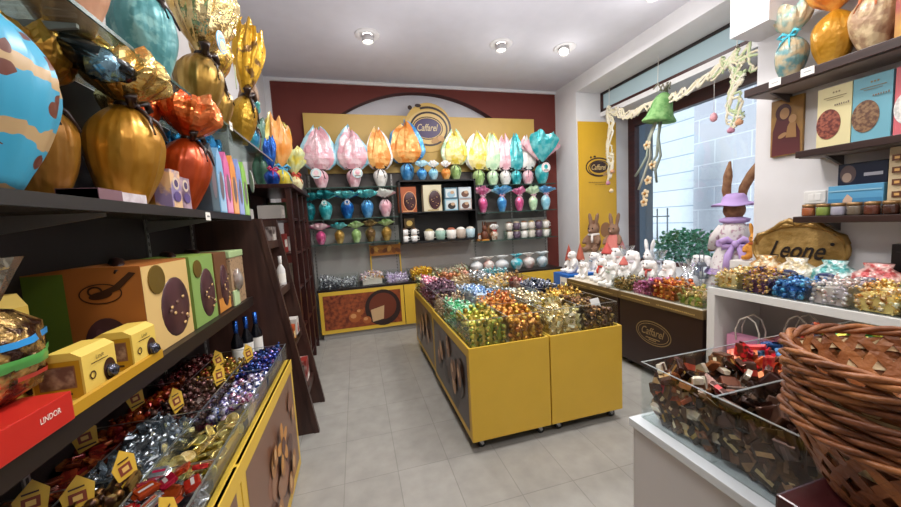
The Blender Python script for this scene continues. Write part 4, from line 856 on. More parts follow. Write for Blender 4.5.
def cup(lb, loc, s, c, c2, grp):
    t = thing('cup', lb, 'cup', loc, 0, grp)
    M().lathe([(.028*s, 0), (.036*s, .01*s), (.042*s, .075*s), (.038*s, .075*s), (.03*s, .02*s), (0, .015*s)], plain(c, .3), 18).build('cup_body', t)
    M().tube([(.038*s, 0, .06*s), (.06*s, 0, .055*s), (.06*s, 0, .025*s), (.036*s, 0, .02*s)], .005*s, plain(c, .3), 6).build('handle', t)
    M().ball((0, 0, .072*s), (.036*s, .036*s, .022*s), plain(c2, .4), 12).build('sweets_filling', t)
for i, (x, z, lb) in enumerate(((.72, 1.327, 'lower left'), (.86, 1.327, 'lower right'), (.72, 1.427, 'upper left'), (.86, 1.427, 'upper right'))): cup(lb+' white cup of four stacked in the black cabinet', (x, 5.26, z), 1.25, '#e6e4e0', '#8a6a4a', 'stacked white cups')
carton('dark gold tin above the white cups in the black cabinet', (.79, 5.26, 1.545), .16, .1, .14, plain('#4a3a20', .35, .4), art=lambda a, w, h: a.ell(0, 0, .3*w, .3*h, plain('#b89a50')))
for i, x in enumerate((1.10, 1.28, 1.46, 1.62, 1.78)): cup(('first', 'second', 'third', 'fourth', 'fifth')[i]+' patterned mug from the left at the bottom of the black cabinet', (x, 5.28, 1.327), 2.0, ('#d8d4c8', '#8fb0a0', '#e0dcd4', '#b0a090', '#a8c0c8')[i], ('#9a8a5a', '#e8e0d0', '#a05a40', '#e8e4dc', '#d0c8b8')[i], 'mugs in the black cabinet')
k = 0
for z, xs_ in ((1.262, (2.50, 2.64, 2.78, 2.92, 3.06, 3.20)), (1.405, (2.50, 2.64, 2.78, 2.92, 3.06, 3.20))):
    if z > 1.3: tag(M().box(2.43, 5.30, 1.392, 3.27, 5.44, 1.402, GLASS).box(2.43, 5.30, 1.262, 2.44, 5.44, 1.392, GLASS).box(3.26, 5.30, 1.262, 3.27, 5.44, 1.392, GLASS).build('clear_riser'), 'clear riser holding a second tier of cups on the lowest right shelf', 'riser')
    for x in xs_: cup(('%s tier cup, %s in the row on the lowest right shelf') % ('lower' if z < 1.3 else 'upper', ('first', 'second', 'third', 'fourth', 'fifth', 'last')[xs_.index(x)]), (x, 5.36, z), 1.6, ('#c8c0b4', '#5a4a5a', '#d8d4cc')[k % 3], ('#8a5a3a', '#b89a6a', '#6a4a3a', '#c0a890')[k % 4], 'cups on the lowest right shelf'); k += 1
def rooster(lb, loc, c, c2, s):
    t = thing('chocolate_figure', lb, 'figure', loc, 0)
    m = M(); m.ball((0, 0, .07*s), (.05*s, .045*s, .07*s), plain(c), 12); m.ball((0, -.01*s, .16*s), (.034*s, .034*s, .04*s), plain(c), 12)
    for q in (-1, 1): m.ball((q*.018*s, 0, .22*s), (.011*s, .01*s, .045*s), plain(c), 8)
    m.build('figure_body', t, remesh=.006*s/1.2); M().box(-.05*s, -.05*s, 0, .05*s, .05*s, .02*s, plain(c2), .004).build('base', t)
rooster('brown rabbit figure next to the black cabinet on the lowest right shelf', (2.04, 5.33, 1.262), '#6a3a22', '#b87a2a', 1.25)
carton('orange bag of sweets leaning behind the brown rabbit figure', (1.98, 5.42, 1.262), .10, .08, .12, mottle('#a8501c', '#d89a4a', 9), art=lambda a, w, h: a.ell(0, 0, .3*w, .3*h, PAPER))
wrapped_egg('clear bag of pastel sweets on the lowest right shelf', (2.22, 5.34, 1.262), .26, mottle('#d8cfc0', '#a87858', 30, .3), PW('white'), 0, rib=plain('#c83a3a'), neck=.6, re=.3, rf=.28, flat=.7)
carton('brown rabbit picture sign standing on the lowest right shelf', (2.2, 5.44, 1.262), .22, .03, .3, plain('#5a3a2a', .4), art=lambda a, w, h: a.ell(0, .02, .3*w, .3*h, plain('#9a6a44')))
# --- rear counter
rc = thing('rear_counter', 'yellow rear counter with a cocoa picture along the back wall', 'counter', (0, 5.12, 0))
M().box(-.58, .01, .09, 3.32, .42, .70, plain('#3a2a20', .5)).build('counter_body', rc); M().box(-.56, .03, 0, 3.30, .40, .09, plain('#a8a49e', .5)).build('plinth', rc)
M().box(-.60, -.012, .70, 3.34, .42, .735, plain('#241c1a', .3), .003).build('counter_top', rc)
for x0, x1 in ((-.58, .62), (.63, 1.02), (1.03, 1.8), (1.81, 2.57), (2.58, 3.32)):
    p_ = M().box(x0, -.012, .09, x1, .01, .70, YEL, .003).build('front_panel', rc)
    if x0 < 0:
        m = M(); a = Art(m, (.02, -.0125, .395), (1, 0, 0), (0, 0, 1)); a.rect(-.55, -.25, .55, .25, mottle('#6a2c14', '#9a4a20', 14, .5, 0, 0, 30, .3, .7))
        a.poly([(-.55, -.25), (-.3, -.25), (.0, -.12), (.1, .05), (-.02, .2), (-.2, .25), (-.55, .25)], mottle('#5a200e', '#a8542a', 22, .6, 0, 0, 30, .3, .7))
        a.ell(.28, .0, .26, .27, plain('#2a1612')); a.ell(.28, .02, .2, .2, plain('#6a2f1a')); a.poly([(.10, -.02), (.3, .03), (.28, -.17), (.12, -.2)], plain('#c8a478'))
        for x, y, s_ in ((-.13, -.1, .085), (.04, -.16, .06), (-.05, -.03, .05)): a.ell(x, y, s_, s_*.9, plain('#a85a2a')); a.ell(x-.02, y+.02, s_*.5, s_*.4, plain('#d0905a'))
        m.build('picture', p_)
for k, (x0, x1, lb) in enumerate(((-.57, -.03, 'clear bin of silver sweets at the left end of the rear counter'), (.0, .36, 'clear bin of orange and white sweets on the rear counter'), (.38, .74, 'clear bin of lilac sweets on the rear counter'), (.76, 1.12, 'clear bin of yellow sweets on the rear counter'), (1.14, 1.70, 'clear bin of mixed sweets on the rear counter before the black cabinet'))):
    acrylic_bin('acrylic_sweets_bin', lb, x0, x1, 5.14, 5.50, .737, .90, 1, 1, .005)
    mm = [[twist(candy('#d8dadc', '#5a5a62', .3, .3)), twist(candy('#e4e4e4', '#a8acb0', .3, .3))], [twist(candy('#d8964a', '#e8e0d4', .2, .3)), twist(candy('#e0dcd4', '#b89ab0', .2, .3))], [twist(candy('#b8a0c8', '#e4dce8', .3, .3))], [twist(candy('#e8a81c', '#f0c84a', .2, .3))], [twist(candy('#b8704a', '#e0d0b8', .3, .3)), twist(candy('#8a9a5a', '#e0dcc8', .3, .3))]][k]
    nm = ['silver_twist', 'orange_cream_toffee', 'lilac_bonbon', 'yellow_drop', 'mixed_toffee'][k]; cl = ['silver and black twisted', 'orange and white twisted', 'lilac and white twisted', 'bright yellow twisted', 'mixed brown and green twisted'][k]
    heap(nm, cl+' sweet in the bin on the rear counter', cl+' sweets of the rear counter', mm, x0+.006, x1-.006, 5.146, 5.494, .739, .06, lambda x, y: .87+.04*math.sin(8*x)+.03*(y-5.3), faces='y' if k in (0, 2) else '')
for k, (x, y, c, c2, w_, lb) in enumerate(((1.86, 5.28, '#e4e2e0', '#b8c4cc', .12, 'white paper packet left on the right half of the rear counter'), (2.08, 5.3, '#e0d8d0', '#c87a6a', .11, 'white and salmon packet on the rear counter'), (2.30, 5.26, '#dfe0e0', '#a8b0b8', .13, 'large white packet with grey print on the rear counter'), (2.58, 5.28, '#3fb8c8', '#e8e8e8', .12, 'turquoise packet on the rear counter'), (2.82, 5.3, '#e8e4e0', '#d0a8a0', .12, 'white packet right of the turquoise one on the rear counter'), (3.06, 5.28, '#d8e0e4', '#8ab0c0', .11, 'last white and blue packet on the rear counter'))):
    wrapped_egg(lb, (x, y, .737), .26, mottle(c, c2, 6, .4, 0, .4, 15), mottle(c, '#f0eeea', 6, .4), R.uniform(-.4, .4), 'packets on the rear counter', rib=plain(c2), neck=.78, re=w_/.26, rf=.4, flat=.7, name='sweets_packet', shape='cone', bow=False)
t = thing('display_stand', 'golden display stand with an orange print header above the lilac sweets', 'stand', (.42, 5.50, .737))
M().box(-.24, -.01, 0, -.22, .01, .58, YEL).build('post', t); M().box(.22, -.01, 0, .24, .01, .58, YEL).build('post', t)
m = M().box(-.24, -.02, .40, .24, -.005, .56, plain('#b8742a', .4)); a = Art(m, (0, -.0205, .48), (1, 0, 0), (0, 0, 1))
for q in range(7): a.ell(-.2+.066*q, .02*math.sin(q*2), .03, .05, plain(('#7a4018', '#e0a850', '#94541f')[q % 3]), q*.7)
m.build('header', t)
# ================================================================== ISLAND OF FOUR YELLOW CARTS
def caster(t, x, y):
    c = M().box(x-.022, y-.022, .062, x+.022, y+.022, .09, plain('#8f8f92', .3, .7), .003)
    for s in (-1, 1): c.prism([(x-.018, .064), (x+.018, .064), (x+.028, .028), (x+.012, .022)], y+s*.02-.002, y+s*.02+.002, 'y', plain('#a8a8aa', .3, .7))
    c = c.build('caster', t)
    T = Matrix.Translation((x+.016, y, .029)) @ Matrix.Rotation(PI/2, 4, 'X')
    M().lathe([(.006, -.016), (.024, -.016), (.029, -.011), (.029, .011), (.024, .016), (.006, .016)], plain('#141414', .4), 18, T).build('wheel', c)
def cart(lb, x0, x1, y0, y1, art):
    t = thing('display_cart', lb, 'display cart', ((x0+x1)/2, (y0+y1)/2, 0), 0, 'yellow sweet carts'); a, b = (x1-x0)/2, (y1-y0)/2
    M().box(-a+.016, -b+.016, .09, a-.016, b-.016, .69, plain('#3a2a1c', .6)).build('cart_body', t)
    fy = plain('#d6ad38', .36)
    M().box(-a, -b, .085, a, -b+.016, .75, fy, .003).build('front_panel', t); M().box(-a, b-.016, .085, a, b, .75, fy, .003).build('rear_panel', t)
    for s in (-1, 1):
        p_ = M().box(s*a, -b+.016, .085, s*(a-.016), b-.016, .75, YEL, .003).build('side_panel', t)
        if s < 0 and art:
            m = M(); q = Art(m, (-a-.0006, 0, .41), (0, -1, 0), (0, 0, 1)); W_, H_ = (2*b-.10)/2, .27; rr = random.Random(art)
            q.rect(-W_, -H_, W_, H_, plain('#4a3a34' if art == 1 else '#7a6a58', .3))
            for k in range(8): q.ell(rr.uniform(-.7, .7)*W_, rr.uniform(-.6, .6)*H_, rr.uniform(.07, .14), rr.uniform(.06, .1), plain(rr.choice(['#33241f', '#5d4436', '#6b4a36']), .35), rr.uniform(0, 3))
            for k in range(9): 
                x, y = rr.uniform(-.6, .75)*W_, rr.uniform(-.3, .7)*H_; q.ell(x, y, .05, .085, plain(rr.choice(['#a8744a', '#8f5f3c', '#c08e5e']), .35), rr.uniform(-.7, .7)); q.ell(x-.012, y+.015, .02, .035, plain('#d8b083', .35), .2)
            m.build('picture', p_)
    for x in (-a+.07, a-.07):
        for y in (-b+.07, b-.07): caster(t, x, y)
    M().box(-a+.016, -b+.016, .69, a-.016, b-.016, .715, plain('#d8d4cc', .4)).build('inner_tray', t)
    return t
cart('near left yellow cart of the island with the hazelnut picture on its side', .66, 1.265, 2.12, 3.26, 1); cart('near right yellow cart of the island facing the window counter', 1.275, 1.89, 2.12, 3.26, 0)
cart('far left yellow cart of the island towards the back wall', .67, 1.265, 3.28, 4.40, 2); cart('far right yellow cart of the island towards the back wall', 1.275, 1.88, 3.28, 4.40, 0)
G = lambda *a, **k: candy(*a, **k)
CELLS = {  # cart column, then 2 x 3 cells from the front: name, description, meshes
 (0, 0): [('lime_gold_ball', 'lime and gold foil ball', [foilball(G('#8a9a3a', '#d0b85a', .6)), foilball(G('#b89a3a', '#5a6a2a', .6))]), ('gold_orange_ball', 'gold orange foil ball', [foilball(G('#b0742a', '#d8a84a', .65)), foilball(G('#8a5a1c', '#c8903a', .65))]),
          ('mint_green_sweet', 'mint green twisted sweet', [twist(G('#5ab88a', '#d8ecd8', .35)), twist(G('#3a9a6a', '#a8d8b8', .35))]), ('orange_sweet', 'orange and brown twisted sweet', [twist(G('#d8742a', '#e8b87a', .4)), twist(G('#8a4a24', '#c88a4a', .5))]),
          ('cream_brown_sweet', 'cream and brown twisted sweet', [twist(G('#d8ccb0', '#6a4a3a', .3)), twist(G('#c8b890', '#8a6a4a', .3))]), ('sky_blue_sweet', 'sky blue twisted sweet', [twist(G('#5a94d0', '#d8e4f0', .4)), twist(G('#3a6ab0', '#a8c4e0', .4))])],
 (1, 0): [('pale_gold_ingot', 'pale gold boat shaped chocolate', [ingot(G('#c8b878', '#e8dcae', .75, .2)), ingot(G('#b8a460', '#f0e8c8', .75, .2))]), ('espresso_ball', 'coffee brown and gold sweet', [twist(G('#3a2418', '#b08a4a', .5)), foilball(G('#4a3020', '#8a6a3a', .5))]),
          ('champagne_ball', 'champagne coloured foil ball', [foilball(G('#d8ccae', '#b0a078', .7, .2))]), ('amber_gold_ball', 'amber gold twisted sweet', [twist(G('#b8862f', '#e0c078', .6)), twist(G('#7a5a24', '#d8b050', .6))]),
          ('white_silver_sweet', 'white and silver twisted sweet', [twist(G('#d8dcdc', '#9aa4a8', .6, .2)), twist(G('#c0ccc4', '#e8ece8', .5, .2))]), ('navy_silver_sweet', 'navy and silver wrapped sweet', [twist(G('#26345c', '#c8ccd8', .5, .2)), pillow(G('#b8bcc4', '#30384a', .7, .2))])],
 (0, 1): [('dark_plum_sweet', 'dark plum wrapped sweet', [twist(G('#3a2030', '#8a6a7a', .4))]), ('bluegrey_sweet', 'grey blue wrapped sweet', [twist(G('#7a94a8', '#d8dce4', .5))]),
          ('rose_twist', 'rose pink twisted sweet', [twist(G('#c85a7a', '#e8c0c8', .35))]), ('cream_twist', 'cream twisted sweet', [twist(G('#e0d4b8', '#b89a6a', .3))]), ('moss_twist', 'moss green twisted sweet', [twist(G('#7a8a4a', '#d0cc9a', .35))]), ('copper_ball', 'copper foil ball', [foilball(G('#a8643a', '#d8a070', .6))])],
 (1, 1): [('ivory_twist', 'ivory and gold twisted sweet', [twist(G('#dcd0b0', '#b8923a', .4))]), ('ruby_twist', 'ruby red twisted sweet', [twist(G('#8a2a24', '#d0a090', .4))]), ('silver_ball', 'silver foil ball', [foilball(G('#b0b4b8', '#d8dcde', .85, .2))]),
          ('caramel_twist', 'caramel brown twisted sweet', [twist(G('#8a5a34', '#d0a878', .4))]), ('peach_twist', 'peach coloured twisted sweet', [twist(G('#d89a74', '#ecd0b8', .35))]), ('aqua_twist', 'aqua twisted sweet', [twist(G('#4aa0a8', '#c8e0e0', .4))])]}
for (cx, cy), cells in CELLS.items():
    x0, x1 = (.68, 1.255) if cx == 0 else (1.285, 1.87); y0, y1 = (2.145, 3.25) if cy == 0 else (3.30, 4.38)
    acrylic_bin('acrylic_sweets_bin', f'clear acrylic bin on the {"near" if cy == 0 else "far"} {"left" if cx == 0 else "right"} yellow cart', x0, x1, y0, y1, .716, .93, 2, 3, .006)
    for k, (nm, ds, me) in enumerate(cells):
        i, j = k % 2, k//2; a0 = x0+(x1-x0)*i/2+.004; a1 = x0+(x1-x0)*(i+1)/2-.004; b0 = y0+(y1-y0)*j/3+.004; b1 = y0+(y1-y0)*(j+1)/3-.004
        fc = ''
        if cy == 0 and j == 0: fc += 'y'
        if cx == 0 and i == 0: fc += 'x'
        heap(nm, f'{ds} in the island bin on the {"near" if cy == 0 else "far"} {"left" if cx == 0 else "right"} cart', f'{ds}s of the island', me, a0, a1, b0, b1, .720, .052 if cy == 0 else .066, lambda x, y, k=k, cy=cy: .91+.035*math.sin(9*x+k)+.03*math.cos(7*y+2*k)+(.0 if cy == 0 else .02), faces=fc)
small_card('price_card', 'white card leaning inside the near right island bin', (1.76, 2.20, .80), .10, .155, .25, plain('#d8d8d6', .5), tilt=-.35, draw=lambda a, w, h: a.rect(-.03, .02, .03, .024, plain('#999')), cat='price card')
# ================================================================== WINDOW SIDE
DKB = plain('#2b1a17', .38); GBR = plain('#6a5432', .4); GLT = plain('#b89a5c', .4)
def brown_cart(lb, y0, y1, logo):
    t = thing('brown_display_cart', lb, 'display cart', (2.99, (y0+y1)/2, 0), 0, 'dark brown display carts'); b = (y1-y0)/2
    M().box(-.345, -b+.006, .07, .345, b-.006, .72, DKB, .004).build('cart_body', t)
    e = M().box(-.355, -b, .70, .355, b, .775, GBR, .004); a = Art(e, (-.3555, 0, .738), (0, -1, 0), (0, 0, 1))
    for s in (-.25, .25): dashes(a, s*2*b, 0, b*.85, .012, 22, GLT)
    e.build('top_edge', t)
    M().box(-.345, -b+.01, .775, .345, b-.01, .779, plain('#cfc6b4', .5)).build('top_tray', t)
    for x in (-.28, .28):
        for y in (-b+.08, b-.08): caster(t, x, y)
    if logo:
        m = M(); a = Art(m, (-.3465, .03, .44), (0, -1, 0), (0, 0, 1)); a.ring(0, 0, .20, .115, .008, plain('#8a734c', .4)); a.ring(0, 0, .175, .092, .004, plain('#a58a5a', .4)); a.text('Caffarel', 0, .012, .075, plain('#937b52', .4), .35, .26, .004); a.rect(-.08, -.055, .08, -.048, plain('#a58a5a', .4)); dashes(a, 0, -.066, .09, .012, 6, plain('#a58a5a', .4))
        m.build('emblem', t, 'gold oval emblem with a script word')
brown_cart('dark brown cart with the gold oval emblem beside the white table', 2.08, 3.0, True); brown_cart('dark brown cart farther along the window, towards the back wall', 3.01, 3.93, False)
t = thing('blue_carton', 'bright blue carton with a white label beyond the brown carts', 'box', (2.86, 4.16, .0)); M().box(-.16, -.17, 0, .3, .19, .80, plain('#1668c0', .35), .004).build('carton_body', t); m = M(); a = Art(m, (-.1605, .0, .66), (0, -1, 0), (0, 0, 1)); a.rect(-.02, -.1, .15, .1, PAPER); a.rect(.0, -.04, .12, .03, plain('#9aa4b0')); m.build('label', t)
def plush(lb, loc, rz, s, c='#e6e2dd', acc='#c8403a', kind='scarf', ears=1, tilt=0, name='plush_rabbit', inner='#d8b0a8', grp='white plush toys', lop=False):
    t = thing(name, lb, 'soft toy', loc, rz, grp, (tilt, 0, rz)); w = mottle(c, '#f2efec' if c[1] in 'ed' else c, 18, .9, 0, .3, 60)
    m = M(); m.ball((0, .02*s, .30*s), (.19*s, .17*s, .25*s), w, 14); m.ball((0, -.02*s, .62*s), (.155*s, .15*s, .145*s), w, 14); m.ball((0, -.15*s, .58*s), (.07*s, .06*s, .055*s), w, 10)
    for q in (-1, 1):
        if ears:
            if lop: m.tube([(q*.10*s, 0, .72*s), (q*.2*s, 0, .70*s), (q*.23*s, -.01*s, .55*s), (q*.22*s, -.01*s, .42*s)], [.045*s, .055*s, .06*s, .035*s], w, 8)
            else: m.tube([(q*.07*s, 0, .72*s), (q*.09*s, .0, .88*s), (q*.12*s, .01*s, 1.04*s), (q*.13*s, .01*s, 1.10*s)], [.045*s, .06*s, .05*s, .02*s], w, 8)
        m.tube([(q*.14*s, -.02*s, .46*s), (q*.22*s, -.10*s, .34*s), (q*.20*s, -.18*s, .24*s)], [.06*s, .06*s, .055*s], w, 8)
        m.tube([(q*.10*s, -.05*s, .12*s), (q*.15*s, -.22*s, .08*s), (q*.17*s, -.33*s, .08*s), (q*.17*s, -.35*s, .15*s)], [.09*s, .08*s, .07*s, .055*s], w, 8)
    m.ball((0, .20*s, .14*s), .07*s, w, 8); m.build('toy_body', t, remesh=.03*s)
    m = M(); k = plain('#1c1416', .2)
    for q in (-1, 1): m.ball((q*.06*s, -.15*s, .665*s), .02*s, k, 8)
    m.ball((0, -.205*s, .60*s), (.025*s, .015*s, .018*s), plain(inner), 8); m.build('face', t)
    if kind == 'scarf':
        m = M(); m.lathe([(.12*s, .455*s), (.155*s, .47*s), (.155*s, .51*s), (.12*s, .525*s)], plain(acc, .8), 18, cap=False); m.tube([(.05*s, -.15*s, .48*s), (.07*s, -.2*s, .38*s), (.075*s, -.2*s, .28*s)], [.03*s, .035*s, .03*s], plain(acc, .8), 6); m.build('scarf', t)
    elif kind == 'hat':
        m = M(); m.lathe([(.165*s, .69*s), (.17*s, .72*s), (.13*s, .78*s), (.06*s, .92*s), (.0, 1.02*s)], plain(acc, .8), 16); m.build('hat', t)
    elif kind == 'bow':
        m = M(); m.ball((-.05*s, -.16*s, .47*s), (.05*s, .02*s, .035*s), plain(acc, .6), 8); m.ball((.05*s, -.16*s, .47*s), (.05*s, .02*s, .035*s), plain(acc, .6), 8); m.ball((0, -.17*s, .47*s), .022*s, plain(acc, .6), 8); m.build('bow', t)
    elif kind == 'dress':
        m = M(); m.lathe([(.28*s, .10*s), (.23*s, .25*s), (.17*s, .42*s), (.12*s, .50*s)], plain(acc, .8), 20, cap=False, fn=lambda a, q, r, z: (r*(1+.06*(1-q)*math.sin(9*a)), z)); m.build('dress', t)
    return t
WZ = .78; FX = -PI/2
for (x, y, z, rz, s, c, acc, kd, lop, lb) in (
    (2.80, 3.80, WZ, FX+.2, .27, '#e4e0dc', '#d8d0c8', 'bow', True, 'white plush rabbit lying at the far end of the brown carts'),
    (2.85, 3.50, WZ, FX-.3, .36, '#e6e2de', '#c8483c', 'scarf', True, 'white plush rabbit with red scarf in the middle of the far brown cart'),
    (2.74, 3.22, WZ, FX, .34, '#e4e2dc', '#b8c8b0', 'bow', True, 'white plush rabbit sitting at the front edge of the far brown cart'),
    (3.10, 3.72, WZ, FX+.3, .42, '#dcd8d4', '#c0504a', 'hat', True, 'white plush toy in a red knitted hat behind the scarf rabbit'),
    (3.15, 3.35, WZ, FX-.2, .46, '#e2e0de', '#d8d0d8', 'scarf', True, 'large white plush rabbit with pale scarf behind the edge sitter'),
    (3.06, 3.02, WZ, FX, .36, '#dedad4', '#b05048', 'scarf', True, 'white plush rabbit with dull red scarf between the two brown carts'),
    (3.60, 3.55, .742, FX+.1, .44, '#e2dedc', '#c8b8c8', 'bow', False, 'white plush rabbit with upright ears deep in the display window'),
    (3.75, 2.98, .742, FX, .42, '#e4e2e2', '#b8c4d0', 'scarf', True, 'white plush rabbit with blue grey scarf near the window pane'),
    (3.42, 3.10, .742, FX-.2, .36, '#e8e4e2', '#d8c0b8', 'bow', True, 'small white plush rabbit with peach bow in front of the bush'),
    (2.96, 3.28, WZ, FX+.5, .30, '#e2deda', '#c86a60', 'hat', True, 'small white plush toy with coral hat between the scarf rabbit and the edge sitter'),
    (3.45, 3.62, .742, FX-.4, .40, '#dedad8', '#b8a8c0', 'bow', True, 'white plush rabbit with mauve bow behind the large pale scarf rabbit'),
    (3.55, 4.05, .742, FX+.1, .46, '#e4e0dc', '#d0a8a0', 'scarf', True, 'white plush rabbit seated before the white riser'),
    (3.25, 4.15, .742, FX-.1, .40, '#e0dcd6', '#8fa8b8', 'bow', True, 'white plush rabbit with pale blue bow by the blue carton'),
    (3.72, 2.42, .742, FX+.2, .34, '#e2deda', '#d0c8d0', 'bow', True, 'white plush rabbit at the feet of the large dressed rabbit')):
    plush(lb, (x, y, z), rz, s*1.05, c, acc, kd, lop=lop)
for (x, y, s, acc, kd, lb) in ((3.80, 4.40, .78, '#d07a70', 'dress', 'brown rabbit figure with a coral dress before the yellow banner'), (3.68, 4.72, .80, '#e8e0d8', 'scarf', 'brown rabbit figure with a white collar nearest the back wall')):
    plush(lb, (x, y, .992), FX+.35, s*.72, '#8a6a54', acc, kd, name='rabbit_figure', grp=None)
t = plush('white hen like plush toy sitting on the blue carton', (2.88, 4.14, .802), FX, .40, '#e6e2dc', '#d8a080', 'bow', name='plush_hen', ears=0)
def gnome(lb, loc, s, c):
    t = thing('gnome_figure', lb, 'figure', loc, 0); m = M(); m.lathe([(.10*s, 0), (.13*s, .05*s), (.11*s, .3*s), (.06*s, .36*s)], plain('#8a7a6a', .8), 16); m.build('gnome_body', t)
    M().lathe([(.13*s, .32*s), (.12*s, .38*s), (.07*s, .6*s), (.0, .85*s)], plain(c, .8), 16).build('hat', t); M().prism([(-.08*s, .34*s), (.08*s, .34*s), (.0, .08*s)], -.13*s, -.09*s, 'y', plain('#ddd6cc', .9)).build('beard', t); M().ball((0, -.13*s, .34*s), .03*s, plain('#d8a08a'), 8).build('nose', t)
gnome('small gnome with pointed terracotta hat on the blue carton', (3.06, 4.22, .802), .48, '#b05a44'); gnome('small gnome with dull red hat behind the plush hen', (2.94, 4.315, .802), .46, '#a84a3c')
def cello(lb, loc, s, inner):
    t = thing('cellophane_bag', lb, 'gift bag', loc, R.uniform(0, 3), 'clear gift bags in the window')
    m = M(); m.lathe([(.10*s, 0), (.14*s, .1*s), (.13*s, .3*s), (.05*s, .42*s), (.12*s, .55*s), (.16*s, .66*s)], clear('cellophane', '#eef2f6', .18, .8, .1), 20, cap=False, smooth=False, fn=lambda a, q, r, z: (r*(1+.12*math.sin(7*a+q*5)+.1*noise.noise((math.cos(a)*3, math.sin(a)*3, q*4+loc[0]))), z)); m.build('film', t)
    M().ball((0, 0, .16*s), (.10*s, .10*s, .14*s), mottle(inner, '#eae6e4', 12, .7), 12, jit=.06).build('contents', t); M().tube([(.05*s*math.cos(k), .05*s*math.sin(k), .42*s) for k in (0, 1.57, 3.14, 4.71)], .012*s, plain('#d8d0e0'), 6, True).build('tie', t)
for x, y, z, s, c, lb in ((3.22, 2.72, WZ, .42, '#d8c4c0', 'clear gift bag with pink and white contents behind the magenta sweets'), (3.52, 3.85, .742, .62, '#c8c0c8', 'tall clear gift bag standing before the yellow banner'), (3.45, 2.82, .742, .50, '#dcdcdc', 'clear gift bag with white contents by the window sill'), (3.50, 3.32, .742, .58, '#d4d0d0', 'clear gift bag behind the middle plush rabbits')):
    cello(lb, (x, y, z), s, c)
tag(M().box(3.5, 4.22, .742, 4.0, 4.92, .99, plain('#dcd8d4', .5), .005).build('display_riser'), 'white riser under the two brown rabbit figures', 'riser')
# bins of sweets along the front of the brown carts
acrylic_bin('acrylic_sweets_bin', 'clear low bin of bright sweets along the front of the near brown cart', 2.66, 2.98, 2.10, 3.14, .780, .93, 1, 4, .005)
for k, (nm, ds, me) in enumerate((('olive_bronze_sweet', 'green and bronze wrapped sweet', [bar(G('#7a8a3a', '#c8b07a', .5)), twist(G('#8a6a3a', '#c8a868', .5))]), ('orange_amber_sweet', 'orange amber foil sweet', [twist(G('#a8541c', '#d89a50', .5)), foilball(G('#7a3014', '#c87a30', .5))]),
        ('magenta_sweet', 'magenta pink foil sweet', [twist(G('#9a3a6a', '#d898b8', .45)), foilball(G('#7a2a50', '#b86a90', .5))]), ('dark_gold_sweet', 'dark green and gold sweet', [twist(G('#4a4a2a', '#b89a5a', .5)), twist(G('#2a2a1c', '#8a7a4a', .5))]))):
    y0 = 2.105+.26*k; heap(nm, ds+' in the bin on the near brown cart', ds+'s of the brown cart', me, 2.666, 2.974, y0, y0+.25, .783, .056, lambda x, y: .91+.03*math.sin(8*y)+.04*(x-2.66), faces='x')
# large dressed rabbit seen from behind
br_ = thing('dressed_rabbit_statue', 'large standing rabbit in a lilac hat and floral dress, back turned, in the shop window', 'statue', (3.72, 2.62, .742), 0, None, (0, 0, PI*.72)); br_.scale = (.95, .95, 1.03)
FLO = mottle('#d8d2d0', '#b08f9c', 22, .8, 0, .2, 40, .56, .64); LIL = plain('#b79ad0', .7); BRF = mottle('#7a5238', '#8f6848', 20, .8, 0, .3, 60)
m = M(); m.ball((0, 0, .80), (.10, .095, .10), BRF, 16); m.ball((0, -.085, .77), (.05, .05, .045), BRF, 12); m.tube([(0, 0, .62), (0, 0, .74)], .05, BRF, 10)
for q in (-1, 1): m.tube([(q*.055, .01, .86), (q*.07, .02, 1.0), (q*(.06 if q > 0 else .13), .03, 1.13), (q*(.045 if q > 0 else .20), .035, 1.28)], [.028, .045, .045, .012], BRF if q > 0 else plain('#b8977c', .8), 10)
m.build('rabbit_body', br_, remesh=.012)
m = M(); m.lathe([(.25, 0), (.245, .06), (.215, .22), (.17, .36), (.115, .48), (.13, .56), (.115, .64), (.055, .70)], FLO, 40, fn=lambda a, q, r, z: (r*(1+.05*(1-q)*math.sin(12*a)), z)); m.build('dress', br_)
m = M(); m.lathe([(.25, .17), (.24, .185), (.225, .21), (.218, .225)], LIL, 40, cap=False, fn=lambda a, q, r, z: (r*(1.02+.04*math.sin(14*a)), z)); m.build('dress_hem', br_)
m = M(); m.lathe([(.06, .66), (.12, .68), (.13, .71), (.07, .73)], LIL, 24, fn=lambda a, q, r, z: (r*(1+.1*math.sin(9*a)), z)); m.build('collar', br_)
m = M(); m.lathe([(.20, .845), (.195, .855), (.115, .872), (.105, .92), (.09, .955), (0, .965)], LIL, 30, fn=lambda a, q, r, z: (r, z+.012*math.sin(3*a)*(1-q))); m.build('hat', br_)
for q in (-1, 1):
    m = M(); m.tube([(q*.09, 0, .63), (q*.155, -.03, .53), (q*.18, -.11, .42)], [.05, .055, .045], FLO, 12); m.ball((q*.185, -.15, .40), (.035, .04, .03), BRF, 10); m.build('sleeve', br_)
m = M()
for q in (-1, 1):
    m.tube([(0, .17, .48), (q*.065, .17, .52), (q*.12, .17, .495), (q*.105, .17, .44), (0, .18, .46)], [.013, .032, .038, .034, .013], LIL, 8); m.tube([(q*.02, .18, .46), (q*.06, .21, .36), (q*.08, .24, .24)], [.02, .035, .03], LIL, 8)
m.ball((0, .19, .475), .035, LIL, 10); m.lathe([(.15, .44), (.155, .47), (.15, .50)], LIL, 24, cap=False); m.build('bow', br_)
ln = thing('lantern', 'small grey lantern held at the side of the large dressed rabbit', 'lantern', (3.50, 2.78, .86))
m = M(); m.box(-.05, -.05, 0, .05, .05, .015, plain('#7a828a', .4, .5))
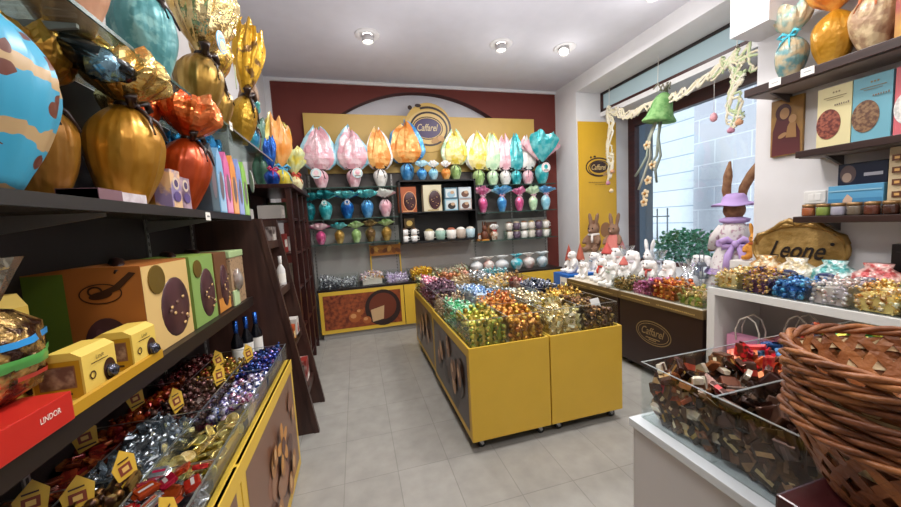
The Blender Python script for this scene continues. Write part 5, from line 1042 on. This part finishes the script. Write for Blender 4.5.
for a_ in (-1, 1):
    for b_ in (-1, 1): m.box(a_*.046-.004, b_*.046-.004, .015, a_*.046+.004, b_*.046+.004, .13, plain('#7a828a', .4, .5))
m.lathe([(.07, .13), (.04, .17), (0, .18)], plain('#7a828a', .4, .5), 4); m.build('frame', ln); M().box(-.042, -.042, .016, .042, .042, .128, clear('window pane')).build('pane', ln); M().tube([(-.03, 0, .175), (-.03, 0, .25), (0, 0, .30), (.03, 0, .25), (.03, 0, .175)], .005, plain('#7a828a', .4, .5), 6).build('handle', ln); M().lathe([(.02, .016), (.02, .07), (0, .07)], plain('#e8e0d0'), 12).build('candle', ln)
plush('small honey coloured teddy tucked beside the large dressed rabbit', (3.38, 2.20, WZ+.34), FX+.3, .30, '#c98a3a', '#b85a2a', 'scarf', name='teddy_bear', grp=None)
tag(M().box(3.25, 2.11, .76, 3.52, 2.32, 1.118, plain('#dcd8d4', .5), .005).build('toy_pedestal'), 'pale pedestal under the honey coloured teddy by the wall corner', 'pedestal')
# yellow banner on the return wall
bn_ = thing('yellow_banner', 'yellow hanging banner with an oval emblem in the window niche', 'banner', (3.99, 4.99, 2.06)); m = M().box(-.37, -.006, -1.08, .37, .006, 1.06, plain('#d9a928', .45)); m.build('panel', bn_)
m = M(); a = Art(m, (.02, -.0065, .32), (1, 0, 0), (0, 0, 1)); house_logo(a, 0, 0, .52, plain('#3a2010', .4), None, plain('#d8b878', .4)); dashes(a, 0, -.25, .42, .016, 20, plain('#8a6a24')); dashes(a, 0, -.29, .2, .016, 9, plain('#8a6a24')); m.build('emblem', bn_)
m = M(); a = Art(m, (0, -.0065, -.8), (1, 0, 0), (0, 0, 1)); a.ell(-.1, .1, .12, .14, plain('#8a5a34')); a.ell(.14, .06, .11, .13, plain('#9a6a40')); m.build('picture', bn_)
# ------------------------------------------------------------------ garland
gl = thing('rope_garland', 'cream braided rope garland draped across the top of the shop window', 'garland', (0, 0, 0)); RC = plain('#d9d0b4', .9); RG = plain('#b9c79a', .9)
def braid(pts, r, n, mats, name, amp=.022, turns=10):
    pts = [Vector(p) for p in pts]
    def at_(t):
        q = t*(len(pts)-1); i = min(int(q), len(pts)-2); f_ = q-i
        a, b, c, d = pts[max(i-1, 0)], pts[i], pts[i+1], pts[min(i+2, len(pts)-1)]
        return .5*((2*b)+(-a+c)*f_+(2*a-5*b+4*c-d)*f_*f_+(-a+3*b-3*c+d)*f_**3)
    for k in range(n):
        ph = R.uniform(0, 6); L = []
        for i in range(41):
            t = i/40; p_ = at_(t); am = amp*R.uniform(.7, 1.3)
            L.append(p_+Vector((0, am*math.sin(turns*t*2+ph+k*2.1), am*math.cos(turns*t*2.3+ph+k*2.1))))
        M().tube(L, r, mats[k % len(mats)], 6).build(name, gl)
A0, B0, C0 = (3.95, 4.66, 3.22), (3.90, 3.72, 3.0), (3.85, 2.72, 3.10)
braid([A0, (3.94, 4.45, 3.10), (3.93, 4.2, 2.99), (3.92, 4.0, 3.0), B0], .014, 5, [RC, plain('#cfc7b8', .9)], 'rope', .045); braid([B0, (3.89, 3.45, 2.98), (3.88, 3.2, 3.0), (3.87, 2.95, 3.06), C0], .013, 5, [RC, plain('#dcd6c6', .9)], 'rope', .05)
braid([A0, (3.95, 4.62, 2.95), (3.95, 4.66, 2.65), (3.95, 4.64, 2.4), (3.95, 4.66, 2.15)], .012, 7, [RC, plain('#e2dccb', .9)], 'hanging_rope', .06, 6)
braid([C0, (3.85, 2.70, 2.9), (3.85, 2.74, 2.72), (3.85, 2.71, 2.42)], .011, 8, [RC, RG, plain('#e2dccb', .9)], 'hanging_rope', .065, 5); braid([(3.85, 2.92, 2.98), (3.85, 2.80, 3.16), C0, (3.85, 2.60, 3.12), (3.85, 2.50, 2.95)], .012, 4, [RG, RC], 'rope_knot', .06, 5)
for p_, q_ in (((3.96, 4.66, 3.57), A0), ((3.92, 3.72, 3.57), (3.90, 3.72, 3.12)), ((3.86, 2.72, 3.57), C0)): M().tube([p_, q_], .004, plain('#d8d4cc'), 4).build('hanging_string', gl)
for k, (y, z) in enumerate(((4.60, 2.22), (4.70, 2.05), (4.63, 1.92), (2.68, 2.42), (2.76, 2.36))): M().lathe([(0, 0), (.03, .01), (.035, .04), (.0, .075)], plain(('#d8a07a', '#c88aa0', '#e0c8a0')[k % 3], .8), 8, Matrix.Translation((3.95 if k < 3 else 3.85, y, z))).build('paper_flower', gl)
be = thing('green_bell', 'moss green felt bell hanging in the middle of the rope garland', 'bell', (3.88, 3.68, 2.74), rot=(.16, .1, 0)); be.scale = (1.12,)*3; m = M()
m.lathe([(.165, 0), (.172, .015), (.135, .07), (.112, .15), (.10, .22), (.075, .28), (.035, .315), (0, .322)], mottle('#5f9152', '#86b070', 14, .9, 0, .4, 40), 26, fn=lambda a, q, r, z: (r*(1+.04*math.sin(6*a)*(1-q)), z)); m.build('bell_body', be); M().lathe([(.16, 0), (.13, .05), (.1, .1)], plain('#3f5a36', .9), 20, cap=False).build('bell_lining', be)
m = M()
for k in range(5): m.tube([(.02*k-.04, 0, .33), (.02*k-.06+.04*math.sin(k), .06*math.cos(k*2), .42), (.03*k-.07, .1*math.cos(k*2), .36)], .009, plain('#8f8a78', .9), 5)
m.build('twig_bow', be)
for k, (dy, zz) in enumerate(((-.03, -.55), (.05, -.78), (-.08, -.68), (.10, -.62))): M().tube([(0, dy*.4, .05), (.01, dy+.05*math.sin(k), -.18), (0, dy*1.1-.04, -.38), (0, dy*1.2, zz*.8), (0, dy*1.9, zz)], .015, plain(('#8f978a', '#a8a898', '#7f877c', '#98a090')[k], .9), 6).build('tendril', be)
fl_ = plain('#d9c4a0', .8); fc_ = plain('#b8823c', .7)
for k, (dy, z) in enumerate(((.10, -.25), (-.04, -.48), (-.02, -.66), (-.02, -.82), (-.03, -.92))):
    m = M()
    for q in range(5): m.ball((0, dy+.035*math.cos(q*1.257), z+.035*math.sin(q*1.257)), (.012, .024, .024), fl_, 8)
    m.ball((-.012, dy, z), .016, fc_, 8); m.build('felt_flower', be)
tag(M().lathe([(0, -.05), (.028, -.035), (.036, 0), (.026, .035), (0, .055)], plain('#e0a0a8', .6), 14).tube([(0, 0, .05), (0, 0, .5)], .002, PAPER, 4).build('hanging_egg', loc=(3.86, 2.95, 2.58)), 'small pink egg hanging on a thread below the garland', 'ornament')
# ================================================================== RIGHT WALL
SHB = wood('#2a1814', '#3d2620', .4, 'Y'); SHU = plain('#6f6460', .5)
def wshelf(lb, x0, y1, z, th=.05):
    t = thing('wall_shelf', lb, 'shelf', (3.2, y1, z)); w = 3.2-x0
    M().box(-w, -2.6, -th, 0, 0, 0, SHB, .003).build('board', t); M().box(-w+.03, -2.59, -th-.004, -.002, -.004, -th, plain('#8f837d', .55)).build('underside', t)
    for y in (-.12, -1.0, -1.9): M().prism([(-w*.75, -th), (0, -th), (0, -th-.07)], y-.008, y+.008, 'y', plain('#4a4240', .5)).build('bracket', t)
wshelf('dark brown wall shelf with wrapped eggs at the upper right', 2.90, 1.99, 2.465, .055); wshelf('dark brown wall shelf with pastel boxes at the right', 2.95, 1.69, 1.95, .045); wshelf('dark brown wall shelf with the small jars at the right', 2.95, 1.69, 1.505, .04)
RZ = -PI/2
for x, y, h, lb, b_, r_, r2, rb, kw in ((3.05, 1.79, .50, 'floral egg with a bright turquoise ribbon on the upper right shelf', mottle('#5f8a8c', '#b8a888', 14, .35, .1, .5, 20, .42, .58), mottle('#8fb0a8', '#c8b898', 14, .35, .1, .5, 20), None, plain('#4fb8cc', .35), dict(neck=.60, re=.24, rf=.22)),
        (3.05, 1.565, .62, 'orange and gold wrapped egg on the upper right shelf', mottle('#b8801c', '#cf9a38', 5, .3, .3, .5, 16), mottle('#d8762a', '#e0a04a', 7, .3, .2, .5, 16), None, None, dict(neck=.55, re=.24, rf=.28)),
        (3.04, 1.375, .60, 'floral egg with an orange ribbon on the upper right shelf', mottle('#a8886a', '#d0b890', 16, .35, .1, .5, 20, .44, .56), mottle('#d87a4a', '#d8b090', 7, .35, .1, .5, 16), None, plain('#d8784a', .4), dict(neck=.58, re=.25, rf=.26))):
    wrapped_egg(lb, (x, y, 2.467), h, b_, r_, RZ, None, rib=rb, flat=.8, shape='bag', ruff2=r2, **kw)
carton('red and gold carton at the right end of the upper right shelf', (3.02, 1.14, 2.467), .22, .2, .34, mottle('#9a3a2c', '#c89a3c', 4, .4), rz=RZ, art=lambda a, w, h: a.rect(-.4*w, .1*h, .4*w, .42*h, plain('#c89a3c')).ell(0, -.15*h, .3*w, .2*h, plain('#b84a34')))
for y, lb in ((1.79, 'white price label under the turquoise ribbon egg'), (1.61, 'white price label under the orange gold egg')): small_card('price_label', lb, (2.897, y, 2.42), .07, .05, RZ, PAPER, None, draw=lambda a, w, h: a.rect(-.02, -.004, .02, .004, plain('#aaa')))
for y, c, c2, lb in ((1.545, '#d8cc9c', '#5a2a1c', 'cream box with a round picture of red fruit on the middle right shelf'), (1.375, '#6fa8b8', '#5a3a2c', 'sky blue box with a round picture of nuts on the middle right shelf'), (1.20, '#d06a72', '#c8c4c0', 'salmon pink box with a round white picture on the middle right shelf')):
    t = thing('tablet_box', lb, 'box', (3.075, y, 1.952), RZ); M().box(-.083, -.035, 0, .083, .035, .385, plain(c, .4), .002).build('carton_body', t)
    m = M(); a = Art(m, (0, -.0356, .19), (1, 0, 0), (0, 0, 1)); [a.ell(.01+.014*q, .155, .005, .006, plain('#8a7a5a'), n=10) for q in (-1, 0, 1)]; a.rect(-.05, .125, .06, .129, plain('#8a7a5a')); a.rect(-.035, .112, .045, .115, plain('#8a7a5a')); dashes(a, .04, .075, .075, .014, 7, plain('#7a6a5a')); m.build('front_print', t)
    m = M(); T = Matrix.Translation((-.024, -.036, .15)) @ Matrix.Rotation(PI/2, 4, 'X') @ Matrix.Diagonal((.06, .095, 1, 1))
    m.lathe([(0, 0), (1, 0), (1, .002), (0, .003)], mottle('#5a2018' if 'red' in lb else c2, '#94503c' if 'red' in lb else '#8a6a4a' if 'nuts' in lb else '#e4e0dc', 60, .5, 0, 0, 30), 28, T, smooth=False); m.build('round_picture', t)
# small devotional picture: a generic robed figure with a child
t = thing('painted_icon', 'small gilded devotional panel with a robed woman and child on the wall', 'picture', (3.198, 1.88, 1.965), RZ); M().box(-.10, -.022, 0, .10, 0, .42, mottle('#8a6430', '#a67c3e', 6, .4), .002).build('panel', t)
m = M(); a = Art(m, (0, -.0224, .21), (1, 0, 0), (0, 0, 1)); rb = plain('#5a1f22', .5); a.poly([(-.09, -.205), (.09, -.205), (.085, -.05), (.05, .04), (.02, .06), (-.03, .12), (-.06, .08), (-.085, -.02)], rb); a.ell(-.02, .11, .05, .062, plain('#4a1a1e')); a.ell(-.012, .10, .03, .042, plain('#b08458')); a.poly([(.0, -.08), (.065, -.09), (.06, .02), (.03, .04), (.01, .0)], plain('#a87c4a')); a.ell(.04, .05, .024, .03, plain('#b58a5c')); a.ell(-.02, -.06, .03, .016, plain('#b08458'), .5)
m.build('painting', t)
t = thing('wall_switch', 'white double switch plate on the wall above the oval sign', 'switch', (3.2, 1.705, 1.59), RZ); M().box(-.062, -.01, 0, .062, 0, .088, plain('#e4e2de', .35), .004).build('plate', t)
for x in (-.018, .02): M().box(x-.017, -.014, .02, x+.017, -.008, .068, plain('#eceae6', .3), .002).build('rocker', t)
def jar(lb, loc, c, s=1):
    t = thing('jar', lb, 'jar', loc, 0, 'small jars on the lower right shelf'); M().lathe([(.03*s, 0), (.034*s, .008*s), (.034*s, .05*s), (.028*s, .06*s)], plain(c, .25), 18).build('contents', t); M().lathe([(.032*s, .058*s), (.034*s, .06*s), (.034*s, .078*s), (0, .08*s)], plain('#8a6a44', .35, .5), 18).build('lid', t); M().lathe([(.0365*s, -.0), (.0365*s, .058*s)], clear(), 18, cap=False).build('glass', t)
for k, (c, nm) in enumerate((('#a8603c', 'terracotta'), ('#8a9a4a', 'olive green'), ('#b0aab8', 'pale grey'), ('#7a6a5a', 'taupe'), ('#6a3a2c', 'dark brown'), ('#4a2c24', 'nearly black'), ('#8a5a3c', 'cinnamon'))): jar(f'small {nm} jar with brass lid on the lower right shelf', (2.99, 1.625-.075*k, 1.507), c, 1.0)
carton('dark blue box with a round night picture behind the small jars', (3.12, 1.415, 1.697), .22, .10, .135, plain('#1a2236', .35), rz=RZ, art=lambda a, w, h: a.ell(-.28*w, 0, .17*w, .42*h, plain('#5a4a4a')).ell(-.3*w, -.02, .1*w, .22*h, plain('#a89080')).rect(.05*w, -.02, .42*w, .0, plain('#a8a8b0')))
carton('light blue box with a beach picture behind the small jars', (3.10, 1.43, 1.507), .25, .12, .188, plain('#5a9ac0', .35), rz=RZ, art=lambda a, w, h: a.rect(-.48*w, -.48*h, .48*w, -.2*h, plain('#b8a89a')).rect(-.48*w, -.2*h, .48*w, .05*h, plain('#3f7fa8')).poly([(-.2*w, -.3*h), (-.05*w, -.3*h), (-.02*w, .05*h), (-.12*w, .2*h), (-.2*w, .0)], plain('#c8a890')).rect(-.48*w, .3*h, .48*w, .34*h, plain('#8fbcd0')))
t = thing('patterned_box', 'tall cream box with rows of dark printed squares on the lower shelf', 'box', (3.10, 1.17, 1.507), RZ); M().box(-.12, -.06, 0, .12, .06, .385, plain('#c8b490', .45), .003).build('carton_body', t); m = M(); a = Art(m, (0, -.0606, .19), (1, 0, 0), (0, 0, 1))
for i in range(5):
    for j in range(3): a.rect(-.10+.075*j, -.165+.07*i, -.06+.075*j, -.13+.07*i, plain('#5a3420')); a.rect(-.09+.075*j, -.155+.07*i, -.07+.075*j, -.14+.07*i, plain('#c89a5a'))
m.build('printed_squares', t)
# --- white table
wt = thing('white_display_table', 'white display table with an open niche along the right wall', 'table', (2.64, 1.46, 0)); WT = plain('#d8d6d2', .4)
M().box(0, -.66, .925, .55, .59, .98, WT, .003).build('table_top', wt); M().box(0, .53, 0, .55, .59, .925, WT, .003).build('side_panel', wt); M().box(0, -.66, 0, .55, -.60, .925, WT, .003).build('side_panel', wt); M().box(.49, -.60, 0, .53, .53, .925, plain('#b9b2ae', .6)).build('back_panel', wt); M().box(.005, -.60, .30, .49, .53, .34, WT).build('shelf', wt)
def gift_bag(lb, loc, w, h, rz, c, card, tilt=0):
    t = thing('gift_bag', lb, 'bag', loc, rz, None, (tilt, 0, rz)); d = .09
    M().box(-w/2, -d/2, 0, w/2, d/2, h, plain(c, .5)).build('bag_body', t)
    for y in (-d/2-.004, d/2+.004):
        M().tube([(-w*.26, y, h*.9), (-w*.28, y, h*1.2), (-w*.18, y, h*1.5), (0, y, h*1.62), (w*.18, y, h*1.5), (w*.28, y, h*1.2), (w*.26, y, h*.9)], .0055, plain('#d8cfc4', .8), 6).build('rope_handle', t)
    if card: M().box(-w*.36, -d/2-.006, h*.08, w*.1, -d/2-.002, h*.55, PAPER).build('card', t, 'white card on the bag')
gift_bag('pink paper gift bag with rope handles and white card in the table niche', (2.80, 1.84, .342), .26, .27, RZ+.2, '#d58fae', True)
gift_bag('second pink gift bag behind the one with the card', (2.93, 1.60, .342), .28, .30, RZ-.1, '#c07a90', False)
gift_bag('rose gift bag farthest from the wall corner in the table niche', (2.84, 1.32, .342), .26, .26, RZ, '#c8889c', False)
acrylic_bin('acrylic_sweets_bin', 'clear bin of bright sweets along the front of the white table', 2.655, 2.93, .86, 2.035, .981, 1.115, 1, 6, .005)
WS = [('violet_gold_sweet', 'gold and white twisted sweet', [twist(G('#c89a3a', '#ecdcae', .4)), twist(G('#e0c890', '#a87a2a', .4))]), ]
W6 = [('chequered_sweet', 'black and white wrapped sweet', [twist(G('#2a2c30', '#d8dadc', .4, .25)), pillow(G('#c8ccd0', '#4a4e54', .5, .25))]), ('honey_sweet', 'honey gold wrapped sweet', [twist(G('#b87a24', '#e8c88a', .45)), twist(G('#d8a04a', '#f0e0c0', .4))]), ('pearl_sweet', 'pearl white wrapped sweet', [twist(G('#d8d4cc', '#b8b0b8', .4)), twist(G('#e4e0da', '#c8a8a0', .4))]),
      ('azure_sweet', 'azure blue wrapped sweet', [twist(G('#1f6aa8', '#7ab0d8', .45)), foilball(G('#1a5490', '#5a9ac8', .5))]), ('plum_gold_sweet', 'plum and gold wrapped sweet', [twist(G('#5a3a5c', '#d0a85a', .45)), twist(G('#b88a3a', '#6a4a6a', .45))]), ('blond_sweet', 'blond gold wrapped sweet', [twist(G('#c8a050', '#e8d8a8', .45)), twist(G('#e0c88a', '#b8862f', .45))])]
for k, (nm, ds, me) in enumerate(W6):
    y0 = .866+.1945*k; heap(nm, ds+' in the bin at the front of the white table', ds+'s of the white table', me, 2.661, 2.924, y0, y0+.185, .984, .044, lambda x, y: 1.10+.02*math.sin(11*y)+.10*(x-2.66), faces='x')
def big_bag(lb, loc, s, c1, c2, rz=0):
    t = thing('sweets_bag', lb, 'bag', loc, rz, None); m = M()
    m.lathe([(.06*s, 0), (.10*s, .03*s), (.115*s, .10*s), (.10*s, .17*s), (.05*s, .21*s), (.06*s, .24*s)], mottle(c1, c2, 26, .3, .2, .7, 30), 22, Matrix.Diagonal((.8, 1.15, 1, 1)), fn=lambda a, q, r, z: (r*(1+.06*math.sin(5*a+q*5)), z)); m.build('bag_body', t)
    M().ball((-.088*s, 0, .13*s), (.012*s, .06*s, .03*s), plain('#24305c', .3), 14).build('oval_label', t, 'dark blue oval label')
    M().tube([(-.088*s-.0125*s, -.03*s, .13*s), (-.101*s, .03*s, .13*s)], .004*s, PAPER, 5).build('label_word', t)
for x, y, c1, c2, lb in ((3.05, 1.90, '#d8c8a8', '#b8823c', 'clear bag of gold sweets with a dark blue oval label, nearest the window'), (3.03, 1.70, '#c8b48a', '#e8e0d0', 'bag of beige sweets with a dark blue oval label before the oval sign'), (3.04, 1.50, '#4a9a98', '#c8dcd8', 'bag of turquoise sweets with a dark blue oval label before the oval sign'), (3.03, 1.30, '#b84a4a', '#e0b8b0', 'bag of red and pink sweets with a dark oval label right of the oval sign'), (3.04, 1.10, '#6a8a5a', '#c8a890', 'bag of green and peach sweets at the right end of the white table'), (3.05, .92, '#8a8a7a', '#c8c0a8', 'bag of grey green sweets at the very end of the white table')):
    big_bag(lb, (x, y, .981), .95, c1, c2)
acrylic_bin('acrylic_sweets_bin', 'clear bin of pastel sweets in the second row of the white table', 2.935, 2.995, .9, 2.03, .981, 1.10, 1, 3, .004) if False else None
# --- oval shop sign
t = thing('oval_sign', 'gilded oval sign with dark script and a carved crest on the white table', 'sign', (3.15, 1.785, .981), RZ, None, (-.10, 0, RZ))
m = M(); GLD = mottle('#8f6f38', '#b8965a', 7, .35, .4, .3, 30); T = Matrix.Translation((0, 0, .275)) @ Matrix.Rotation(PI/2, 4, 'X') @ Matrix.Diagonal((.29, .185, 1, 1))
m.lathe([(0, -.01), (1, -.01), (1.0, .012), (.93, .016), (.90, .008), (0, .008)], GLD, 44, T, smooth=False); m.build('plate', t)
m = M(); m.tube([(.285*math.cos(2*PI*k/48), -.012, .275+.18*math.sin(2*PI*k/48)) for k in range(48)], .013, plain('#a8854a', .35, .5), 8, True); m.build('rim', t)
m = M()
for q in (-1, 1):
    m.tube([(q*.01, -.01, .46), (q*.06, -.015, .49), (q*.11, -.015, .465), (q*.15, -.012, .43), (q*.19, -.01, .415)], [.02, .022, .02, .018, .01], plain('#9a7a44', .35, .5), 8)
    m.ball((q*.08, -.02, .455), (.03, .012, .02), plain('#b08c50', .35, .5), 10); m.tube([(q*.20, -.012, .40), (q*.255, -.014, .375), (q*.275, -.012, .33), (q*.265, -.01, .3)], [.012, .02, .018, .01], plain('#9a7a44', .35, .5), 8)
m.ball((0, -.02, .475), (.04, .014, .028), plain('#b08c50', .35, .5), 12); m.build('carved_crest', t)
m = M(); a = Art(m, (0, -.0125, .27), (1, 0, 0), (0, 0, 1)); a.text('Leone', 0, .0, .13, plain('#1c120c', .4), .4, .34, .014); a.ell(.2, .05, .012, .012, plain('#1c120c')); m.build('lettering', t); M().prism([(-.02, 0), (.02, 0), (.02, .11), (-.02, .11)], -.008, .008, 'y', GLD).build('foot', t)
carton('black case standing at the right end of the white table behind the bags', (3.145, 1.18, .981), .22, .06, .34, plain('#1c1616', .4), rz=RZ, art=lambda a, w, h: a.rect(-.4*w, .36*h, .4*w, .37*h, plain('#4a4444')))
# --- near white stand with its acrylic bin
t = thing('white_plinth', 'white plinth carrying the clear bin of brown chocolates', 'plinth', (1.05, .5, 0)); M().box(0, 0, .0, 1.38, .62, .715, plain('#c9c5c3', .45), .003).build('plinth_body', t); M().box(-.012, -.0, .715, 1.392, .632, .748, plain('#d5dadd', .3), .003).build('plinth_top', t)
acrylic_bin('acrylic_chocolate_bin', 'large clear bin of loose chocolates on the white plinth', 1.085, 2.41, .53, 1.115, .749, .985, 1, 2, .007)
NB = [('bronze_chocolate', 'bronze brown flat chocolate', [bar(G('#3c2418', '#4a2c1c', .45, .2), G('#c8a86a', '#d8c090', .6, .2)), bar(G('#4a2e20', '#5a3826', .45, .2), G('#b03a24', '#c05038', .3)), pillow(G('#5a3c28', '#6a4830', .55, .2), G('#d8ccb0', '#e0d8c4', .4)), pillow(G('#33201a', '#3f281e', .45, .2), G('#a8803c', '#c09a58', .6)), bar(G('#d8cbb0', '#e4dac8', .5, .2), G('#4a2c1c', '#5a3826', .4)), bar(G('#8a4a2c', '#96543a', .45, .2), G('#2e1a14', '#3a2218', .4))], 1.092, 1.50), ('scarlet_chocolate', 'scarlet red and brown chocolate', [bar(G('#b8301c', '#d86a4a', .35)), pillow(G('#c83a24', '#5a2a1c', .35))], 1.50, 1.66), ('cobalt_chocolate', 'cobalt blue chocolate', [bar(G('#2a4a7a', '#8ab0d0', .4)), pillow(G('#1c3050', '#3a6aa0', .4))], 1.66, 1.86), ('coral_chocolate', 'coral orange chocolate', [bar(G('#c8442c', '#e0905a', .35)), pillow(G('#2a2430', '#c8503a', .35))], 1.86, 2.10), ('lime_chocolate', 'yellow and green chocolate', [bar(G('#3a7a3c', '#d8cc4a', .35)), bar(G('#c8b83a', '#2a5a34', .35))], 2.10, 2.402)]
for nm, ds, me, x0, x1 in NB: heap(nm, ds+' in the far half of the big clear bin', ds+'s of the far half', me, x0, x1, .826, 1.108, .752, .072 if x0 < 1.2 else .068, lambda x, y: .965+.02*math.sin(13*x)+.015*math.cos(17*y), faces='x' if x0 < 1.2 else '', ragged=.4, gap=.62, pane=True, fill=plain('#2a1a12', .5))
heap('umber_chocolate', 'dark umber flat chocolate in the near half of the big clear bin', 'dark umber chocolates of the near half', [bar(G('#4a3222', '#523828', .45, .22), G('#7a5c40', '#8a6c4c', .4)), pillow(G('#5a4030', '#664a38', .5, .22), G('#6e5240', '#7a5e4a', .4)), pillow(G('#33221a', '#3f2c22', .5, .22), G('#a89470', '#b8a884', .5))], 1.092, 1.62, .537, .819, .752, .08, lambda x, y: .955+.02*math.sin(13*x), faces='x', ragged=.4, gap=.62, pane=True, fill=plain('#2a1a12', .5))
# --- dark red stand and the stack of baskets
tag(M().box(.885, -.02, 0, 1.5, .522, .935, plain('#3a1518', .22), .006).build('maroon_plinth'), 'glossy dark maroon plinth under the stack of wicker baskets', 'plinth')
WK1, WK2 = mottle('#6a3a1e', '#94592f', 9, .5, 0, .4, 40), mottle('#7d4a26', '#a86a3a', 9, .5, 0, .4, 40)
def basket():
    t = thing('wicker_basket', 'x', 'basket', (0, 0, 0)); H, r0, r1 = .17, .135, .215
    def rad(z): return r0+(r1-r0)*(z/H)**.75
    # slanted flat strips crossing each other, with gaps between
    for d in (-1, 1):
        m = M(); n = 22
        for k in range(n):
            vs = []; fs = []; L = 10; w = .026
            for i in range(L+1):
                z = H*i/L*.97+.004; r = rad(z)+(.0022*d*math.cos(PI*(i*.9+k)))
                a = 2*PI*k/n+d*.62*(i/L); da = w/2/max(.1, r)
                for e in (-1, 1):
                    vs.append((r*math.cos(a+e*da), r*math.sin(a+e*da), z)); vs.append(((r+.003)*math.cos(a+e*da), (r+.003)*math.sin(a+e*da), z))
            for i in range(L):
                b = 4*i; fs += [(b, b+2, b+6, b+4), (b+1, b+5, b+7, b+3), (b, b+4, b+5, b+1), (b+2, b+3, b+7, b+6)]
            m.add(vs, fs, WK1 if (k+d) % 3 else WK2)
        m.build('woven_strips', t)
    for z in (.088, .135):
        M().lathe([(rad(z-.012)+.0045, z-.012), (rad(z+.012)+.0045, z+.012)], mottle('#c8a878', '#dcc49a', 9, .5, 0, .4, 40), 44, cap=False).build('pale_band', t, 'pale woven band')
    m = M()
    for k in range(-5, 6):
        y = k*.025; x = math.sqrt(max(0, r0**2-y*y)); m.box(-x, y-.010, .002+.002*(k % 2), x, y+.010, .006+.002*(k % 2), WK2); m.box(y-.010, -x, .004-.002*(k % 2), y+.010, x, .008-.002*(k % 2), WK1)
    m.build('woven_floor', t)
    for k in range(3):
        L = []
        for i in range(120):
            a = 2*PI*i/120; q = a*7+k*2.094; L.append(((r1+.004+.0075*math.cos(q))*math.cos(a), (r1+.004+.0075*math.cos(q))*math.sin(a), H+.0075*math.sin(q)))
        M().tube(L, .0068, (WK1, WK2, WK1)[k], 7, True).build('braided_rim', t)
    M().tube([((r0+.004)*math.cos(2*PI*i/40), (r0+.004)*math.sin(2*PI*i/40), .008) for i in range(40)], .008, WK1, 7, True).build('base_ring', t)
    return t
b0 = basket(); BX, BY = 1.125, .395; names = ['lowest wicker basket of the stack, standing on the maroon plinth', 'second wicker basket from the bottom of the stack', 'third wicker basket from the bottom of the stack', 'third wicker basket from the top of the stack', 'second wicker basket from the top of the stack', 'topmost open wicker basket of the stack, its woven inside showing']
for k, lb in enumerate(names):
    rot = (R.uniform(-.02, .02)+.0, R.uniform(-.02, .02)-.02, k*1.1); loc = (BX+R.uniform(-.004, .004), BY+R.uniform(-.004, .004), .938+.031*k)
    if k == 0: b0.location = loc; b0.rotation_euler = (0, 0, 0); b0['label'] = lb; b0['group'] = 'nested wicker baskets'
    else: dup(b0, loc, 0, lb, 'nested wicker baskets', rot)
for ch in list(b0.children):      # the lowest basket shows its bare brown weave
    if ch.name.startswith('pale_band'): bpy.data.objects.remove(ch)
